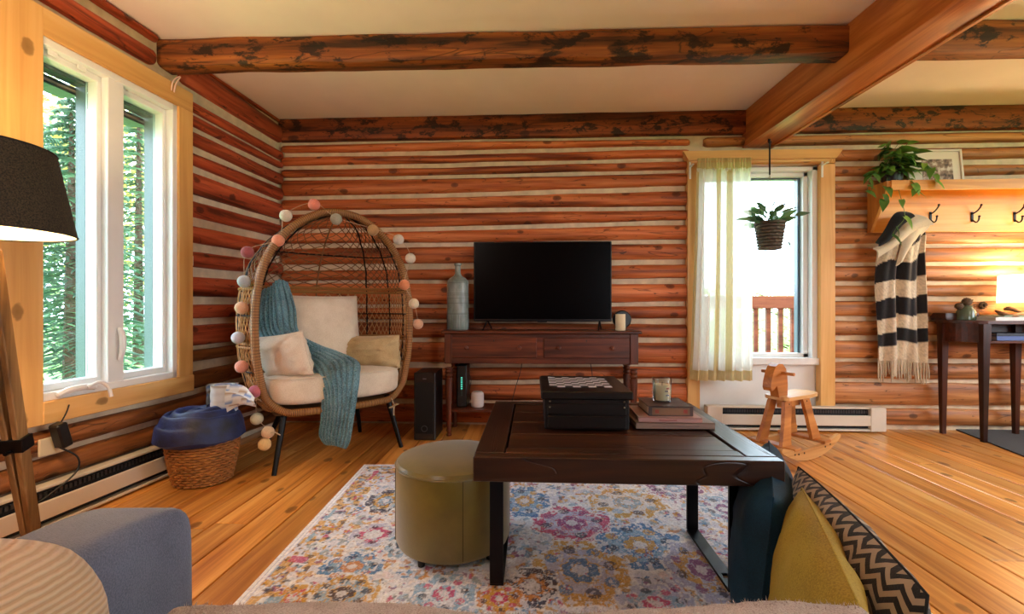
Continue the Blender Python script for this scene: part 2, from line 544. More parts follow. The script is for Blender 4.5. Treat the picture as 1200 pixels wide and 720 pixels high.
M_PINE = m_wood('clear_pine', 'e8c084', 'dcaa66', 'c48d4c', 'Z', 16, 0.05, knots=0.085, kscale=4.2, sharp=.2, rough=0.4, bump=0.08, tone=0.06, flat='X')
M_PINEY = m_wood('clear_pine_y', 'e8c084', 'dcaa66', 'c48d4c', 'Y', 16, 0.05, knots=0.085, kscale=4.2, sharp=.2, rough=0.4, bump=0.08, tone=0.06, flat='X')
M_PINEX = m_wood('clear_pine_x', 'e8c084', 'dcaa66', 'c48d4c', 'X', 16, 0.05, knots=0.085, kscale=4.2, sharp=.2, rough=0.4, bump=0.08, tone=0.06, flat='Y')
M_FLOOR = m_wood('honey_pine_floor', 'eeb76a', 'd69244', 'a86428', 'Y', 40, 0.04, knots=0.085, kscale=4.2, sharp=.16, rough=0.3, bump=0.12, tone=0.24, coat=0.25, flat='Z')
M_WHITE = m_plain('white_paint', 'e6e6e4', 0.4, var=0.03)
M_CEIL = m_plain('ceiling_paint', 'f7ebe9', 0.9, var=0.03, vscale=3, bump=0.06, bscale=30)
M_GREENTRIM = m_plain('dark_green_cladding', '24423c', 0.4)
M_PANE = m_glass('window_glass', 'f4fbff', .97)

# ---- floor: every board a part
floor = tag(MB().box((1.4, 0.6, -0.06), (7.6, 6.9, 0.08)).build('floor', m_plain('subfloor', '2a170b', 0.9)), kind='structure')
bw = 0.145
x = XL - 0.35
rb = random.Random(3)
brd = 0
xi = 0
while x < XR:
    y = YF - rb.uniform(0, 2.2)
    while y < D + 0.05:
        ln = rb.uniform(1.5, 3.4)
        y0, y1 = max(y, YF), min(y + ln, D + 0.04)
        if y1 - y0 > 0.05:
            MB().box((x + bw / 2, (y0 + y1) / 2, -0.011), (bw - 0.005, y1 - y0 - 0.003, 0.022), 0.0025).build('floorboard', M_FLOOR, floor, smooth=False)
        y += ln
    x += bw

# ---- ceiling
ceil = tag(MB().box((1.4, 0.6, ZC + 0.05), (7.6, 6.9, 0.1)).build('ceiling', M_CEIL), kind='structure')
def rough_beam(pa, pb, wdt, hgt, nlen, wob, seed, rnd=0.02):
    """hewn timber from pa to pb (points on the axis)"""
    mb = MB(); pa = Vector(pa); pb = Vector(pb); d = (pb - pa); ln = d.length; d.normalize()
    sx = d.cross(Vector((0, 0, 1))).normalized()
    prof = []
    for (cx, cz) in ((-1, -1), (1, -1), (1, 1), (-1, 1)):
        for k in range(3):
            a = {(-1, -1): PI, (1, -1): 1.5 * PI, (1, 1): 0, (-1, 1): .5 * PI}[(cx, cz)] + k * PI / 4
            prof.append((cx * (wdt / 2 - rnd) + rnd * math.cos(a), cz * (hgt / 2 - rnd) + rnd * math.sin(a)))
    npf = len(prof); vs = []; fs = []
    for i in range(nlen + 1):
        t = i / nlen; p = pa + (pb - pa) * t
        for k, (a, b) in enumerate(prof):
            o = wob * nz(t * ln * 3 + seed, k * .7, seed)
            o2 = wob * nz(t * ln * 3 + seed, k * .7, seed + 9)
            vs.append(p + sx * (a + o) + Vector((0, 0, b + o2)))
    for i in range(nlen):
        for k in range(npf):
            k2 = (k + 1) % npf
            fs.append((i * npf + k, (i + 1) * npf + k, (i + 1) * npf + k2, i * npf + k2))
    fs.append(tuple(range(npf))); fs.append(tuple(nlen * npf + k for k in range(npf - 1, -1, -1)))
    return mb.add(vs, fs)
# cross beam (two lengths, either side of the long beam)
YB, BH, BT = 2.50, 0.155, 0.12
lx = L(0, 0).x + (D - YB) * LA.x / -LA.y * 1.0
o = rough_beam((lx - 0.03, YB, ZC - BH / 2 + .004), (1.70, YB + .035, ZC - BH / 2 - .004), BT, BH, 40, 0.009, 3.0, 0.022).build('beam', M_BEAM, ceil)
tag(o, 'hewn cross beam with dark stains, left of the long beam')
o = rough_beam((1.84, YB + .04, ZC - BH / 2), (XR, YB + .06, ZC - BH / 2), BT, BH, 30, 0.008, 13.0, 0.02).build('beam', M_BEAM, ceil)
tag(o, 'hewn cross beam right of the long beam')
# long beam along the depth
uL, uR, zb = 1.775, 1.995, 2.155
pa, pb = C((uL + uR) / 2, 3.62, (ZC + zb) / 2), C((uL + uR) / 2, -1.9, (ZC + zb) / 2)
o = rough_beam(pb, pa, uR - uL, ZC - zb, 30, 0.003, 21.0, 0.006).build('beam', M_BEAM2, ceil)
tag(o, 'large sawn beam running the depth of the room')
mb = MB(); mb.bar(C(uR - .012, 3.5, zb - .004), C(uR - .012, -1.9, zb - .004), .022, .012, .002)
tag(mb.build('beam_strip', M_BEAM2, ceil), 'thin strip along the long beam')

# ---- logs
def log_mb(P0, axis, nrm, xs, zt, zb_, x0, x1, prot, seed, round0=True, round1=True, step=0.09, wob=0.0045):
    """half-round log: runs along AXIS from x0 to x1, top/bottom heights interpolated from xs/zt/zb_"""
    mb = MB(); n = max(6, int((x1 - x0) / step)); na = 8
    st = [0.0, .012, .03] + [.03 + (x1 - x0 - .06) * i / n for i in range(1, n)] + [x1 - x0 - .03, x1 - x0 - .012, x1 - x0]
    vs = []; fs = []
    for i, d in enumerate(st):
        xx = x0 + d
        t = interp(xx, xs, zt) + wob * nz(xx * 2.3, seed, 1) + .5 * wob * nz(xx * 8, seed, 5)
        b = interp(xx, xs, zb_) + wob * nz(xx * 2.3, seed, 2) + .5 * wob * nz(xx * 8, seed, 6)
        k = 1.0
        if round0 and d < .03: k = (0.35, .8, 1.0)[min(i, 2)]
        e = len(st) - 1 - i
        if round1 and (x1 - x0 - d) < .031: k = min(k, (0.35, .8, 1.0)[min(e, 2)])
        mid, hf = (t + b) / 2, (t - b) / 2
        for a in range(na + 1):
            an = -PI / 2 + PI * a / na
            off = -.012 + (prot + .012) * (abs(math.cos(an)) ** 0.5) * (0.3 + 0.7 * k) + .003 * nz(xx * 4, a * .8, seed + 3)
            p = P0 + axis * xx + nrm * off
            vs.append(Vector((p.x, p.y, mid + hf * math.sin(an) * (0.55 + .45 * k))))
    m = na + 1
    for i in range(len(st) - 1):
        for a in range(na):
            fs.append((i * m + a, (i + 1) * m + a, (i + 1) * m + a + 1, i * m + a + 1))
    fs.append(tuple(range(m))); fs.append(tuple((len(st) - 1) * m + a for a in range(m - 1, -1, -1)))
    return mb.add(vs, fs)

# back wall: rows measured at three columns
wx0 = PB(803, 360).x; wx1 = PB(973, 360).x
ow0, ow1 = PB(816, 360).x, PB(957, 360).x          # window opening
zs_t, zs_b = PB(880, 195).z, 0.0
MT = 0.14
wall_back = tag(MB().box(((XL + ow0) / 2 - .2, D + MT / 2, 1.2), (ow0 - XL + .4, MT, 2.6)).build('wall_back', M_MORTAR), kind='structure')
MB().box(((XR + ow1) / 2, D + MT / 2, 1.2), (XR - ow1, MT, 2.6)).build('chinking', M_MORTAR, wall_back)
MB().box(((ow0 + ow1) / 2, D + MT / 2, (zs_t + 2.5) / 2), (ow1 - ow0, MT, 2.5 - zs_t)).build('chinking', M_MORTAR, wall_back)
ROWS = [
 ((171.5, 180), (167.5, 177), (164.5, 171.5)), ((185, 195), (183, 191.5), (176.5, 186)),
 ((200, 209), (197.5, 205.5), (190.5, 200)), ((212, 230.5), (210, 227), (204.5, 219)),
 ((235, 247.5), (232, 244.5), (225, 242.5)), (None, (250, 266), (247, 259)),
 (None, (271, 284.5), (264, 281.5)), (None, (289.5, 309), (286, 304.5)),
 (None, (315.5, 328.5), (310, 326.5)), (None, (332, 357), (333, 354)),
 (None, (360.5, 374.5), (359, 373.5)), (None, (378, 396), (380, 396)),
 (None, (401, 425), (402, 426)), (None, (431, 446), (429.5, 443.5)),
 (None, (451, 468), (448.5, 471)), (None, (473, 495), (475, 496))]
XA = Vector((1, 0, 0)); NB = Vector((0, -1, 0)); PBK = Vector((0, D, 0))
for k, r in enumerate(ROWS):
    xs = [PB(c, 0).x for c in (345, 520, 770)]
    zt = [PB(c, q[0]).z if q else None for c, q in zip((345, 520, 770), r)]
    zq = [PB(c, q[1]).z if q else None for c, q in zip((345, 520, 770), r)]
    if zt[0] is None:
        zt[0] = zt[1] + .5 * (zt[1] - zt[2]) * .6; zq[0] = zq[1] + .3 * (zq[1] - zq[2])
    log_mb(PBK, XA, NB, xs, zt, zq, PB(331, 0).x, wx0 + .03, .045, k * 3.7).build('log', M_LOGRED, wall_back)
RR = [(159, 170.5), (176, 189.5), (196, 208), (213, 227), (231.5, 247), (252, 262), (268, 286.5), (291, 308), (312, 330),
      (334.5, 347.5), (353, 371), (376, 393), (399, 420), (424.5, 443.5), (447.5, 474), (478, 497)]
for k, (a, b) in enumerate(RR):
    x0 = wx1 - .03 if k > 1 else ow0 + .05
    zt, zq = PB(990, a).z, PB(990, b).z
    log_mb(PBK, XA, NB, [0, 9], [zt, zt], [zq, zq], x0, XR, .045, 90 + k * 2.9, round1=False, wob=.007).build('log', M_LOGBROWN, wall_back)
# squared plate under the ceiling
zp = [PB(345, 169).z, PB(990, 155).z]
zpm = sum(zp) / 2
rough_beam((PB(331, 0).x, D - .015, (ZC + zpm) / 2), (XR, D - .015, (ZC + zpm) / 2), .09, ZC - zpm, 70, .006, 31, .012).build('plate_log', M_PLATE, wall_back)

# left wall: rows measured at the window edge (column 220) and the corner (column 327)
s_w0, s_w1 = ls(200)[0], ls(36)[0]          # white frame: far and near edge
zw_t, zw_b = lz(200, 125), lz(200, 442)
LEND = 6.2
def wall_piece(s0, s1, z0, z1, name, parent):
    mb = MB(); mb.prism([L(s0, z0), L(s1, z0), L(s1, z1), L(s0, z1)], -LN, MT)
    return mb.build(name, M_MORTAR, parent, smooth=False)
wall_left = tag(wall_piece(-.15, s_w0, 0, 2.5, 'wall_left', None), kind='structure')
wall_piece(s_w1, LEND, 0, 2.5, 'chinking', wall_left)
wall_piece(s_w0, s_w1, zw_t, 2.5, 'chinking', wall_left)
wall_piece(s_w0, s_w1, 0, zw_b, 'chinking', wall_left)
s_c = ls(216)[0]
LR = [((71, 103), (149, 168.6)), ((118, 129), (178, 187.6)), ((133.5, 146), (190.6, 197.7)), ((153, 168.6), (204, 217)),
      ((178, 191.5), (221, 236)), ((201, 227), (239, 258)), ((235, 254), None), ((264, 284), None), ((294, 313), None),
      ((324, 348), None), ((357, 374), None), ((381.6, 406.5), None), ((411, 425), None), ((436, 457), None)]
for k, (a, b) in enumerate(LR):
    zt0, zb0 = lz(220, a[0]), lz(220, a[1])
    if b: zt1, zb1 = lz(327, b[0]), lz(327, b[1])
    else: zt1, zb1 = zt0 + .012, zb0 + .012
    s1 = s_c + .03 if k < 13 else LEND
    if k == 0: s1 = (D - YB - BT / 2) / -LA.y - .02
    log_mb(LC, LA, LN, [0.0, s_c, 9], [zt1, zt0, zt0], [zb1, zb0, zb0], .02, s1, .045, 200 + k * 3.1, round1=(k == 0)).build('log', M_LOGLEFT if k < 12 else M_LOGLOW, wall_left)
zlo = [(lz(220, 457) - .035, .085), (lz(220, 457) - .15, .10), (lz(220, 457) - .285, .11)]
for k, (zt, hh) in enumerate(zlo):
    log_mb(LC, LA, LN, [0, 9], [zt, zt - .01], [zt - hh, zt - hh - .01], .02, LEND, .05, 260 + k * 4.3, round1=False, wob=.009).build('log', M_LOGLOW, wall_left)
sb = (D - YB + BT / 2) / -LA.y + .03
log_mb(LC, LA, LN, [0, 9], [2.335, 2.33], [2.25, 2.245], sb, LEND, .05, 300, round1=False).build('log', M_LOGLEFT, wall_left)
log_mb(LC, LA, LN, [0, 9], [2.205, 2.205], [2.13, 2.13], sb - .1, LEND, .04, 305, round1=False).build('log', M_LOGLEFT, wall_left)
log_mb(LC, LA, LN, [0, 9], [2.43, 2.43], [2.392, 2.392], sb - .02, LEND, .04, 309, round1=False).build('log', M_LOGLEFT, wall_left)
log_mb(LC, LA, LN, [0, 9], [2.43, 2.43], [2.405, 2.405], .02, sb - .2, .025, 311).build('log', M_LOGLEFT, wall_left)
for k in range(13):      # near the camera, beside the window, out of the picture
    z1 = 2.08 - k * .127
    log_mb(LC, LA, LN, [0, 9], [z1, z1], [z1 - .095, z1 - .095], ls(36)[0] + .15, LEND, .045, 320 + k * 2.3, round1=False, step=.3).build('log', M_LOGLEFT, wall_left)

# walls out of the picture (with openings for light; the front one is added)
def plain_wall(name, x0, y0, x1, y1, holes):
    """vertical wall from (x0,y0) to (x1,y1) with window openings (s0,s1,z0,z1)"""
    a = Vector((x0, y0, 0)); d = Vector((x1 - x0, y1 - y0, 0)); ln = d.length; d.normalize(); n = Vector((-d.y, d.x, 0))
    cuts = [0] + [q for h in holes for q in h[:2]] + [ln]
    root = None
    def piece(s0, s1, z0, z1):
        nonlocal root
        if s1 - s0 < .01 or z1 - z0 < .01: return
        mb = MB(); q = [a + d * s0, a + d * s1]
        mb.prism([Vector((q[0].x, q[0].y, z0)), Vector((q[1].x, q[1].y, z0)), Vector((q[1].x, q[1].y, z1)), Vector((q[0].x, q[0].y, z1))], -n, .15)
        if root is None: root = tag(mb.build(name, M_LOGWALL, None, smooth=False), kind='structure')
        else: mb.build('wall_panel', M_LOGWALL, root, smooth=False)
    prev = 0
    for (s0, s1, z0, z1) in holes:
        piece(prev, s0, 0, 2.5); piece(s0, s1, 0, z0); piece(s0, s1, z1, 2.5); prev = s1
    piece(prev, ln, 0, 2.5)
    return root
M_LOGWALL = m_wood('plain_log_wall', 'b4744a', '9a5a34', '6a3a20', 'X', 20, 0.06, rough=0.6, tone=0.1)
plain_wall('wall_right', XR, D + .1, XR, YF, [(1.2, 3.2, .9, 2.1)])
plain_wall('wall_front', XR, YF, XL - .9, YF, [(1.65, 2.85, .8, 2.1)])
def portal(loc, rot, sx, sy):
    ld = bpy.data.lights.new('window_daylight', 'AREA'); ld.shape = 'RECTANGLE'; ld.size = sx; ld.size_y = sy
    ld.cycles.is_portal = True
    o = bpy.data.objects.new('window_daylight', ld); o.location = loc; o.rotation_euler = rot; COL.objects.link(o)
portal((XR + .2, D + .1 - 2.2, 1.5), (PI / 2, 0, PI / 2), 2.0, 1.2)
portal((XR - 2.25, YF - .2, 1.45), (PI / 2, 0, 0), 1.2, 1.3)
portal(((ow0 + ow1) / 2, D + .25, 1.2), (PI / 2, 0, PI), 1.3, 2.0)
pm = L((s_w0 + s_w1) / 2, (zw_t + zw_b) / 2, -.3)
portal(pm, (PI / 2, 0, math.atan2(LN.y, LN.x) + PI / 2 + PI), 1.4, 1.9)

# ---- window 1 (left wall)
win1 = struct_empty('window_1')
def lboard(name, s0, s1, z0, z1, o0, o1, mat, parent, ch=.003):
    mb = MB()
    c = (L(s0, z0, o0) + L(s1, z1, o1)) / 2
    M = Matrix((LA, LN, Vector((0, 0, 1)))).transposed()
    mb.box(c, (abs(s1 - s0), abs(o1 - o0), abs(z1 - z0)), ch, M)
    return mb.build(name, mat, parent, smooth=False)
ZT, ZB = lz(215, 110), lz(218, 457.5)
lboard('casing_board', s_c, s_w0 + .006, zw_b - .002, zw_t, 0, .058, M_PINE, win1)
lboard('casing_board', s_w1 - .004, s_w1 + .15, ZB, ZT, 0, .058, M_PINE, win1)
lboard('casing_board', s_c, s_w1, zw_t, ZT, 0, .058, M_PINEY, win1)
lboard('casing_board', s_c - .004, s_w1, ZB, zw_b, 0, .062, M_PINEY, win1)
fw = .035
s_m0, s_m1 = ls(137)[0], ls(118)[0]
dp = .09
for (a, b, z0, z1) in ((s_w0, s_w0 + fw, zw_b, zw_t), (s_w1 - .012, s_w1, zw_b, zw_t), (s_w0, s_w1, zw_b, zw_b + fw), (s_w0, s_w1, zw_t - fw, zw_t)):
    lboard('window_frame', a, b, z0, z1, -dp, .045, M_WHITE, win1)
lboard('mullion', s_m0, s_m1, zw_b, zw_t, -dp, .04, M_WHITE, win1)
for k, (a, b) in enumerate(((s_w0 + fw, s_m0), (s_m1, s_w1 - .012))):
    sw = .022
    for (q0, q1, z0, z1) in ((a, a + sw, zw_b + fw, zw_t - fw), (b - .008, b, zw_b + fw, zw_t - fw), (a, b, zw_b + fw, zw_b + fw + sw * 1.4), (a, b, zw_t - fw - sw * 1.4, zw_t - fw)):
        lboard('sash_bar', q0, q1, z0, z1, -.06, .005, M_WHITE, win1, .004)
    lboard('pane', a + sw, b - .008, zw_b + fw + sw, zw_t - fw - sw, -.050, -.044, M_PANE, win1, 0)
    for (q0, q1, z0, z1) in ((a, a + sw * .9, zw_b + fw, zw_t - fw), (b - .008, b, zw_b + fw, zw_t - fw), (a, b, zw_t - fw - .05, zw_t - fw)):
        lboard('cladding', q0, q1, z0, z1, -.115, -.06, M_GREENTRIM, win1, .002)
    for j in range(3):
        lboard('soffit_slat', a, b, zw_t - fw - .05 - .014 * (j + 1), zw_t - fw - .05 - .014 * j - .003, -.16 - .03 * j, -.115, M_GREENTRIM if j != 1 else m_plain('eave_beige', 'b79a86', .6), win1, .001)
# latch on the mullion and crank on the sill
mb = MB(); sm = (s_m0 * .62 + s_m1 * .38); zz = lz(122, 405)
mb.tube(smoothpath([L(sm, zz + .085, .045), L(sm, zz + .05, .062), L(sm, zz - .02, .066), L(sm, zz - .075, .05)], 12), [.007, .011, .013, .014, .014, .014, .014, .014, .013, .012, .011, .008], 8)
tag(mb.build('latch', M_WHITE, win1), 'white sash latch on the mullion')
sk = ls(85)[0]; zk = zw_b + .022
mb = MB()
mb.tube(smoothpath([L(sk + .11, zk - .006, .05), L(sk + .07, zk + .012, .06), L(sk, zk + .016, .062), L(sk - .06, zk + .004, .052)], 14), [.008] + [.015] * 12 + [.008], 8)
mb.tube(smoothpath([L(sk - .0, zk + .014, .075), L(sk - .045, zk + .03, .09), L(sk - .075, zk + .004, .10), L(sk - .085, zk - .045, .105)], 12), .0085, 8)
tag(mb.build('crank_handle', M_WHITE, win1), 'white folding crank on the sill')
for px in (58, 92):
    lboard('hinge', ls(px)[0] - .02, ls(px)[0] + .02, zw_t - fw - .02, zw_t - fw + .004, .012, .02, M_WHITE, win1, .002)

# ---- window 2 (back wall)
win2 = struct_empty('window_2')
def bboard(name, px0, px1, py0, py1, o0, o1, mat, parent, ch=.003, z0=None):
    a = PB(px0, py0); b = PB(px1, py1)
    za, zb2 = PB((px0 + px1) / 2, py0).z, PB((px0 + px1) / 2, py1).z
    if z0 is not None: zb2 = z0
    return MB().box(((a.x + b.x) / 2, D - (o0 + o1) / 2, (za + zb2) / 2), (abs(b.x - a.x), abs(o1 - o0), abs(za - zb2)), ch).build(name, mat, parent, smooth=False)
bboard('casing_board', 803, 817, 195, 0, 0, .06, M_PINE, win2, z0=.0)
bboard('casing_board', 956, 973, 195, 0, 0, .06, M_PINE, win2, z0=.0)
bboard('casing_board', 803, 973, 185, 195.5, 0, .062, M_PINEX, win2)
# crown over the head board
mb = MB(); a = PB(803, 193); b = PB(973, 193); c0 = PB(797, 181); c1 = PB(981, 181)
mb.prism([(c0.x, D, c0.z), (c1.x, D, c0.z), (b.x, D, a.z + .012), (a.x, D, a.z + .012)], (0, -1, 0), .075)
mb.build('head_moulding', M_PINEX, win2, smooth=False)
xl, xr = ow0, ow1
zgt, zgb, zsl = PB(890, 197).z, PB(890, 419).z, PB(890, 427).z
for (x0, x1, z0, z1, y0, y1) in ((xl, xl + .04, zsl, zgt, -.02, .14), (xr - .045, xr, zsl, zgt, -.02, .14), (xl, xr, zgt - .03, zgt, -.02, .14)):
    MB().box(((x0 + x1) / 2, D + (y0 + y1) / 2 - .0, (z0 + z1) / 2), (x1 - x0, y1 - y0, z1 - z0), .003).build('window_frame', M_WHITE, win2, smooth=False)
MB().box(((xl + xr) / 2, D + .04, (zsl + zgb) / 2), (xr - xl, .16, zgb - zsl), .004).build('window_sill', M_WHITE, win2, smooth=False)
MB().box(((xl + xr) / 2, D + .04, zsl / 2), (xr - xl, .06, zsl), .002).build('lower_panel', M_WHITE, win2, smooth=False)
for (x0, x1, z0, z1) in ((xl + .04, xl + .075, zgb, zgt - .03), (xr - .08, xr - .045, zgb, zgt - .03), (xl + .04, xr - .045, zgb, zgb + .03), (xl + .04, xr - .045, zgt - .06, zgt - .03)):
    MB().box(((x0 + x1) / 2, D + .06, (z0 + z1) / 2), (x1 - x0, .05, z1 - z0), .003).build('sash_bar', M_WHITE, win2, smooth=False)
for (x0, x1, z0, z1) in ((xr - .10, xr - .075, zgb + .02, zgt - .05), (xl + .075, xr - .08, zgt - .072, zgt - .06)):
    MB().box(((x0 + x1) / 2, D + .10, (z0 + z1) / 2), (x1 - x0, .05, z1 - z0), .002).build('cladding', m_plain('slate_cladding', '4d5d68', .4), win2, smooth=False)
MB().box(((xl + xr) / 2, D + .066, (zgb + zgt) / 2), (xr - xl - .14, .006, zgt - zgb - .08)).build('pane', M_PANE, win2, smooth=False)
# switch-like contact on the casing edge of window 1
o = lboard('sensor', s_c - .012, s_c - .001, lz(218, 312), lz(218, 300), .03, .05, M_WHITE, win1, .003)
# ================================================================== OUTDOORS
M_GRASS = NT('lawn'); _c = M_GRASS.obj(False)
M_GRASS.l(M_GRASS.ramp(M_GRASS.noise(_c, 4, 6, .7), [(0.3, srgb('5f8f3c')), (0.7, srgb('a5cf74'))]), M_GRASS.b.inputs['Base Color'])
M_GRASS.set(Roughness=.95); M_GRASS.bump(M_GRASS.noise(_c, 60, 3), .8, .03); M_GRASS = M_GRASS.m
mb = MB(); mb.grid(30, 30, lambda a, b: Vector((-40 + 70 * a, -30 + 70 * b, -.22 + .10 * nz(a * 9, b * 9) - (.5 if (abs(-40 + 70 * a - 1.5) < 6 and abs(-30 + 70 * b - .5) < 5) else 0))))
tag(mb.build('ground', M_GRASS), kind='structure')
M_BARK = m_plain('bark', '4c3a2c', .95, var=.3, bump=.8, bscale=30)
M_SPRUCE = m_leaf('spruce_needles', '33503c', '74906a', .7, .3)
M_YELLOW = m_leaf('autumn_leaves', 'b09c4c', 'd0cc8c', .7, .45)
M_LIME = m_leaf('pale_leaves', '8fb46a', 'cfe0a0', .7, .45)
def conifer(base, h, r, seed, label, mat=M_SPRUCE, nb=150):
    rg = random.Random(seed); t = thing('spruce_tree', base, label, 'tree', group='trees outside')
    b = Vector(base)
    MB().tube([b, b + Vector((0, 0, h * .95))], [.10, .02], 7).build('trunk', M_BARK, t)
    mb = MB()
    for i in range(nb):
        f = (i / nb) ** 1.0; z = h * (.06 + .93 * f); a = i * 2.399 + rg.uniform(-.3, .3)
        ln = r * (1 - f) ** .8 * rg.uniform(.75, 1.1) + .08
        d = Vector((math.cos(a), math.sin(a), 0)); sd = Vector((-d.y, d.x, 0))
        for k in range(9):
            q = (k + .5) / 9; c = b + Vector((0, 0, z)) + d * ln * q + Vector((0, 0, -.30 * ln * q * q + .05))
            wd = .26 * ln * (1 - q * .75) + .03
            for s_ in (-1, 1):
                dr = (sd * s_ + d * .6).normalized(); tip = c + dr * wd * rg.uniform(.7, 1.2) + Vector((0, 0, -.12 * wd - rg.uniform(0, .05)))
                hw = d * (.05 + .02 * ln) * .5
                mb.add([c - hw, c + hw, tip + hw * .3, tip - hw * .3 + Vector((0, 0, -.02))], [(0, 1, 2, 3)])
    mb.build('foliage', mat, t, smooth=False)
def leafy(base, h, r, seed, label, mat, n=2600, ls_=.09, name='leafy_tree'):
    rg = random.Random(seed); t = thing(name, base, label, 'tree', group='trees outside'); b = Vector(base)
    mbt = MB(); mbt.tube([b, b + Vector((.05, 0, h * .5)), b + Vector((0, .05, h * .9))], [.07, .05, .015], 7)
    for i in range(14):
        z = h * rg.uniform(.2, .85); a = rg.uniform(0, 6.28); q = b + Vector((0, 0, z))
        mbt.tube([q, q + Vector((math.cos(a) * r * .45, math.sin(a) * r * .45, .25)), q + Vector((math.cos(a) * r * .85, math.sin(a) * r * .85, .4))], [.025, .015, .006], 5)
    mbt.build('trunk', M_BARK, t)
    mb = MB()
    for i in range(n):
        while True:
            p = Vector((rg.uniform(-1, 1), rg.uniform(-1, 1), rg.uniform(-1, 1)))
            if p.length < 1 and nz(p.x * 2.5 + seed, p.y * 2.5, p.z * 2.5) > -.18: break
        c = b + Vector((p.x * r, p.y * r, h * .55 + p.z * h * .46))
        x = Vector((rg.gauss(0, 1), rg.gauss(0, 1), rg.gauss(0, .6))).normalized(); y = x.cross(Vector((rg.gauss(0, 1), rg.gauss(0, 1), rg.gauss(0, 1)))).normalized()
        s_ = ls_ * rg.uniform(.6, 1.3)
        mb.add([c - x * s_, c + y * s_ * .5, c + x * s_, c - y * s_ * .5], [(0, 1, 2, 3)])
    mb.build('foliage', mat, t, smooth=False)
for (u, v, h, r, sd, lb) in ((-6.0, 6.2, 4.0, 1.25, 1, 'dense green spruce outside the left window, in the nearer sash'),
                             (-7.3, 8.9, 5.6, 1.5, 2, 'green spruce outside the left window, in the sash nearer the corner'),
                             (-9.7, 9.3, 5.0, 1.6, 3, 'dark spruce behind the others outside the left window')):
    conifer(C(u, v, -.2), h, r, sd, lb)
for (u, v, h, r, sd, lb, mt) in ((-10.0, 12.2, 9.5, 2.3, 5, 'tall yellow leaved tree rising behind the spruces', M_YELLOW), (-13.8, 13.2, 10.5, 2.6, 6, 'tall pale green tree behind the spruces', M_LIME)):
    leafy(C(u, v, -.2), h, r, sd, lb, mt, 3200, .13)
leafy(C(3.6, 8.6, -.6), 2.0, 1.3, 8, 'pale green bush beyond the deck railing', M_LIME, 2200, .07, 'bush')
leafy(C(6.6, 10.4, -.6), 2.3, 1.4, 9, 'yellow green bush seen through the railing balusters', M_LIME, 2000, .08, 'bush')
# deck and railing behind the back window
M_RAIL = m_wood('deck_redwood', '8a4a34', '74392a', '4f241a', 'X', 20, .06, rough=.7, tone=.06)
deck = tag(MB().box((2.2, D + 1.1, -.12), (5.0, 1.7, .1)).build('deck', M_RAIL), 'red brown deck boards outside the back window', 'deck')
yr = D + 1.25
offr = D - yr
zr0, zr1 = PB(912, 362, offr).z, PB(912, 347, offr).z
rail = thing('deck_railing', (2.3, yr, -.07), 'red brown deck railing with square balusters outside the back window', 'railing')
MB().box((2.3, yr, (zr0 + zr1) / 2), (4.6, .09, zr1 - zr0), .006).build('top_rail', M_RAIL, rail, smooth=False)
MB().box((2.3, yr, .02), (4.6, .04, .07), .004).build('bottom_rail', M_RAIL, rail, smooth=False)
xb0 = PB(900, 380, offr).x; pitch = PB(914.5, 380, offr).x - xb0
for k in range(-14, 14):
    MB().box((xb0 + k * pitch, yr, (zr0 + .02) / 2), (.042, .042, zr0 - .02), .003).build('baluster', M_RAIL, rail, smooth=False)

# ================================================================== BASEBOARD HEATERS
M_HEAT = m_plain('cream_enamel', 'd8cfc0', .4)
M_DARK = m_plain('dark_slot', '15161a', .7)
M_FIN = m_plain('heater_fins', '54565a', .35, .8)
def heater(p0, axis, nrm, ln, h, dep, label):
    """p0 at floor on the wall plane, start of the run"""
    t = thing('baseboard_heater', p0 + axis * ln / 2, label, 'heater')
    M = Matrix((axis, nrm, Vector((0, 0, 1)))).transposed()
    def bx(name, a0, a1, o0, o1, z0, z1, mat, ch=.003, par=t):
        return MB().box(p0 + axis * (a0 + a1) / 2 + nrm * (o0 + o1) / 2 + Vector((0, 0, (z0 + z1) / 2)), (a1 - a0, o1 - o0, z1 - z0), ch, M).build(name, mat, par, smooth=False)
    bx('back_plate', 0, ln, .0, .012, .02, h, M_HEAT)
    bx('top_cover', 0, ln, 0, dep * .8, h - .014, h, M_HEAT)
    bx('front_panel', .0, ln, dep - .012, dep, .052, h - .058, M_HEAT)
    bx('dark_core', .01, ln - .01, .012, dep * .62, .03, h - .02, M_DARK, 0)
    bx('bottom_lip', 0, ln, 0, dep * .95, .012, .026, M_HEAT)
    for a in (0.0, ln - .11):
        bx('end_cap', a, a + .11, 0, dep + .003, .012, h + .001, M_HEAT, .004)
    mb = MB(); n = int(ln / .022)
    for k in range(n):
        a = .12 + (ln - .24) * k / (n - 1)
        mb.box(p0 + axis * a + nrm * dep * .62 + Vector((0, 0, h - .037)), (.011, .012, .02), 0, M)
    tag(mb.build('fins', M_FIN, t, smooth=False), kind='stuff')
    return t
hx0, hx1 = PB(826, 490, .07).x, PB(1032, 490, .07).x
heater(Vector((hx0, D - .05, 0)), Vector((1, 0, 0)), Vector((0, -1, 0)), hx1 - hx0, PB(930, 477, .11).z, .075, 'long cream baseboard heater under the curtained window')
heater(L(1.02, 0, .05), LA, LN, 1.9, .185, .075, 'long cream baseboard heater under the left window')

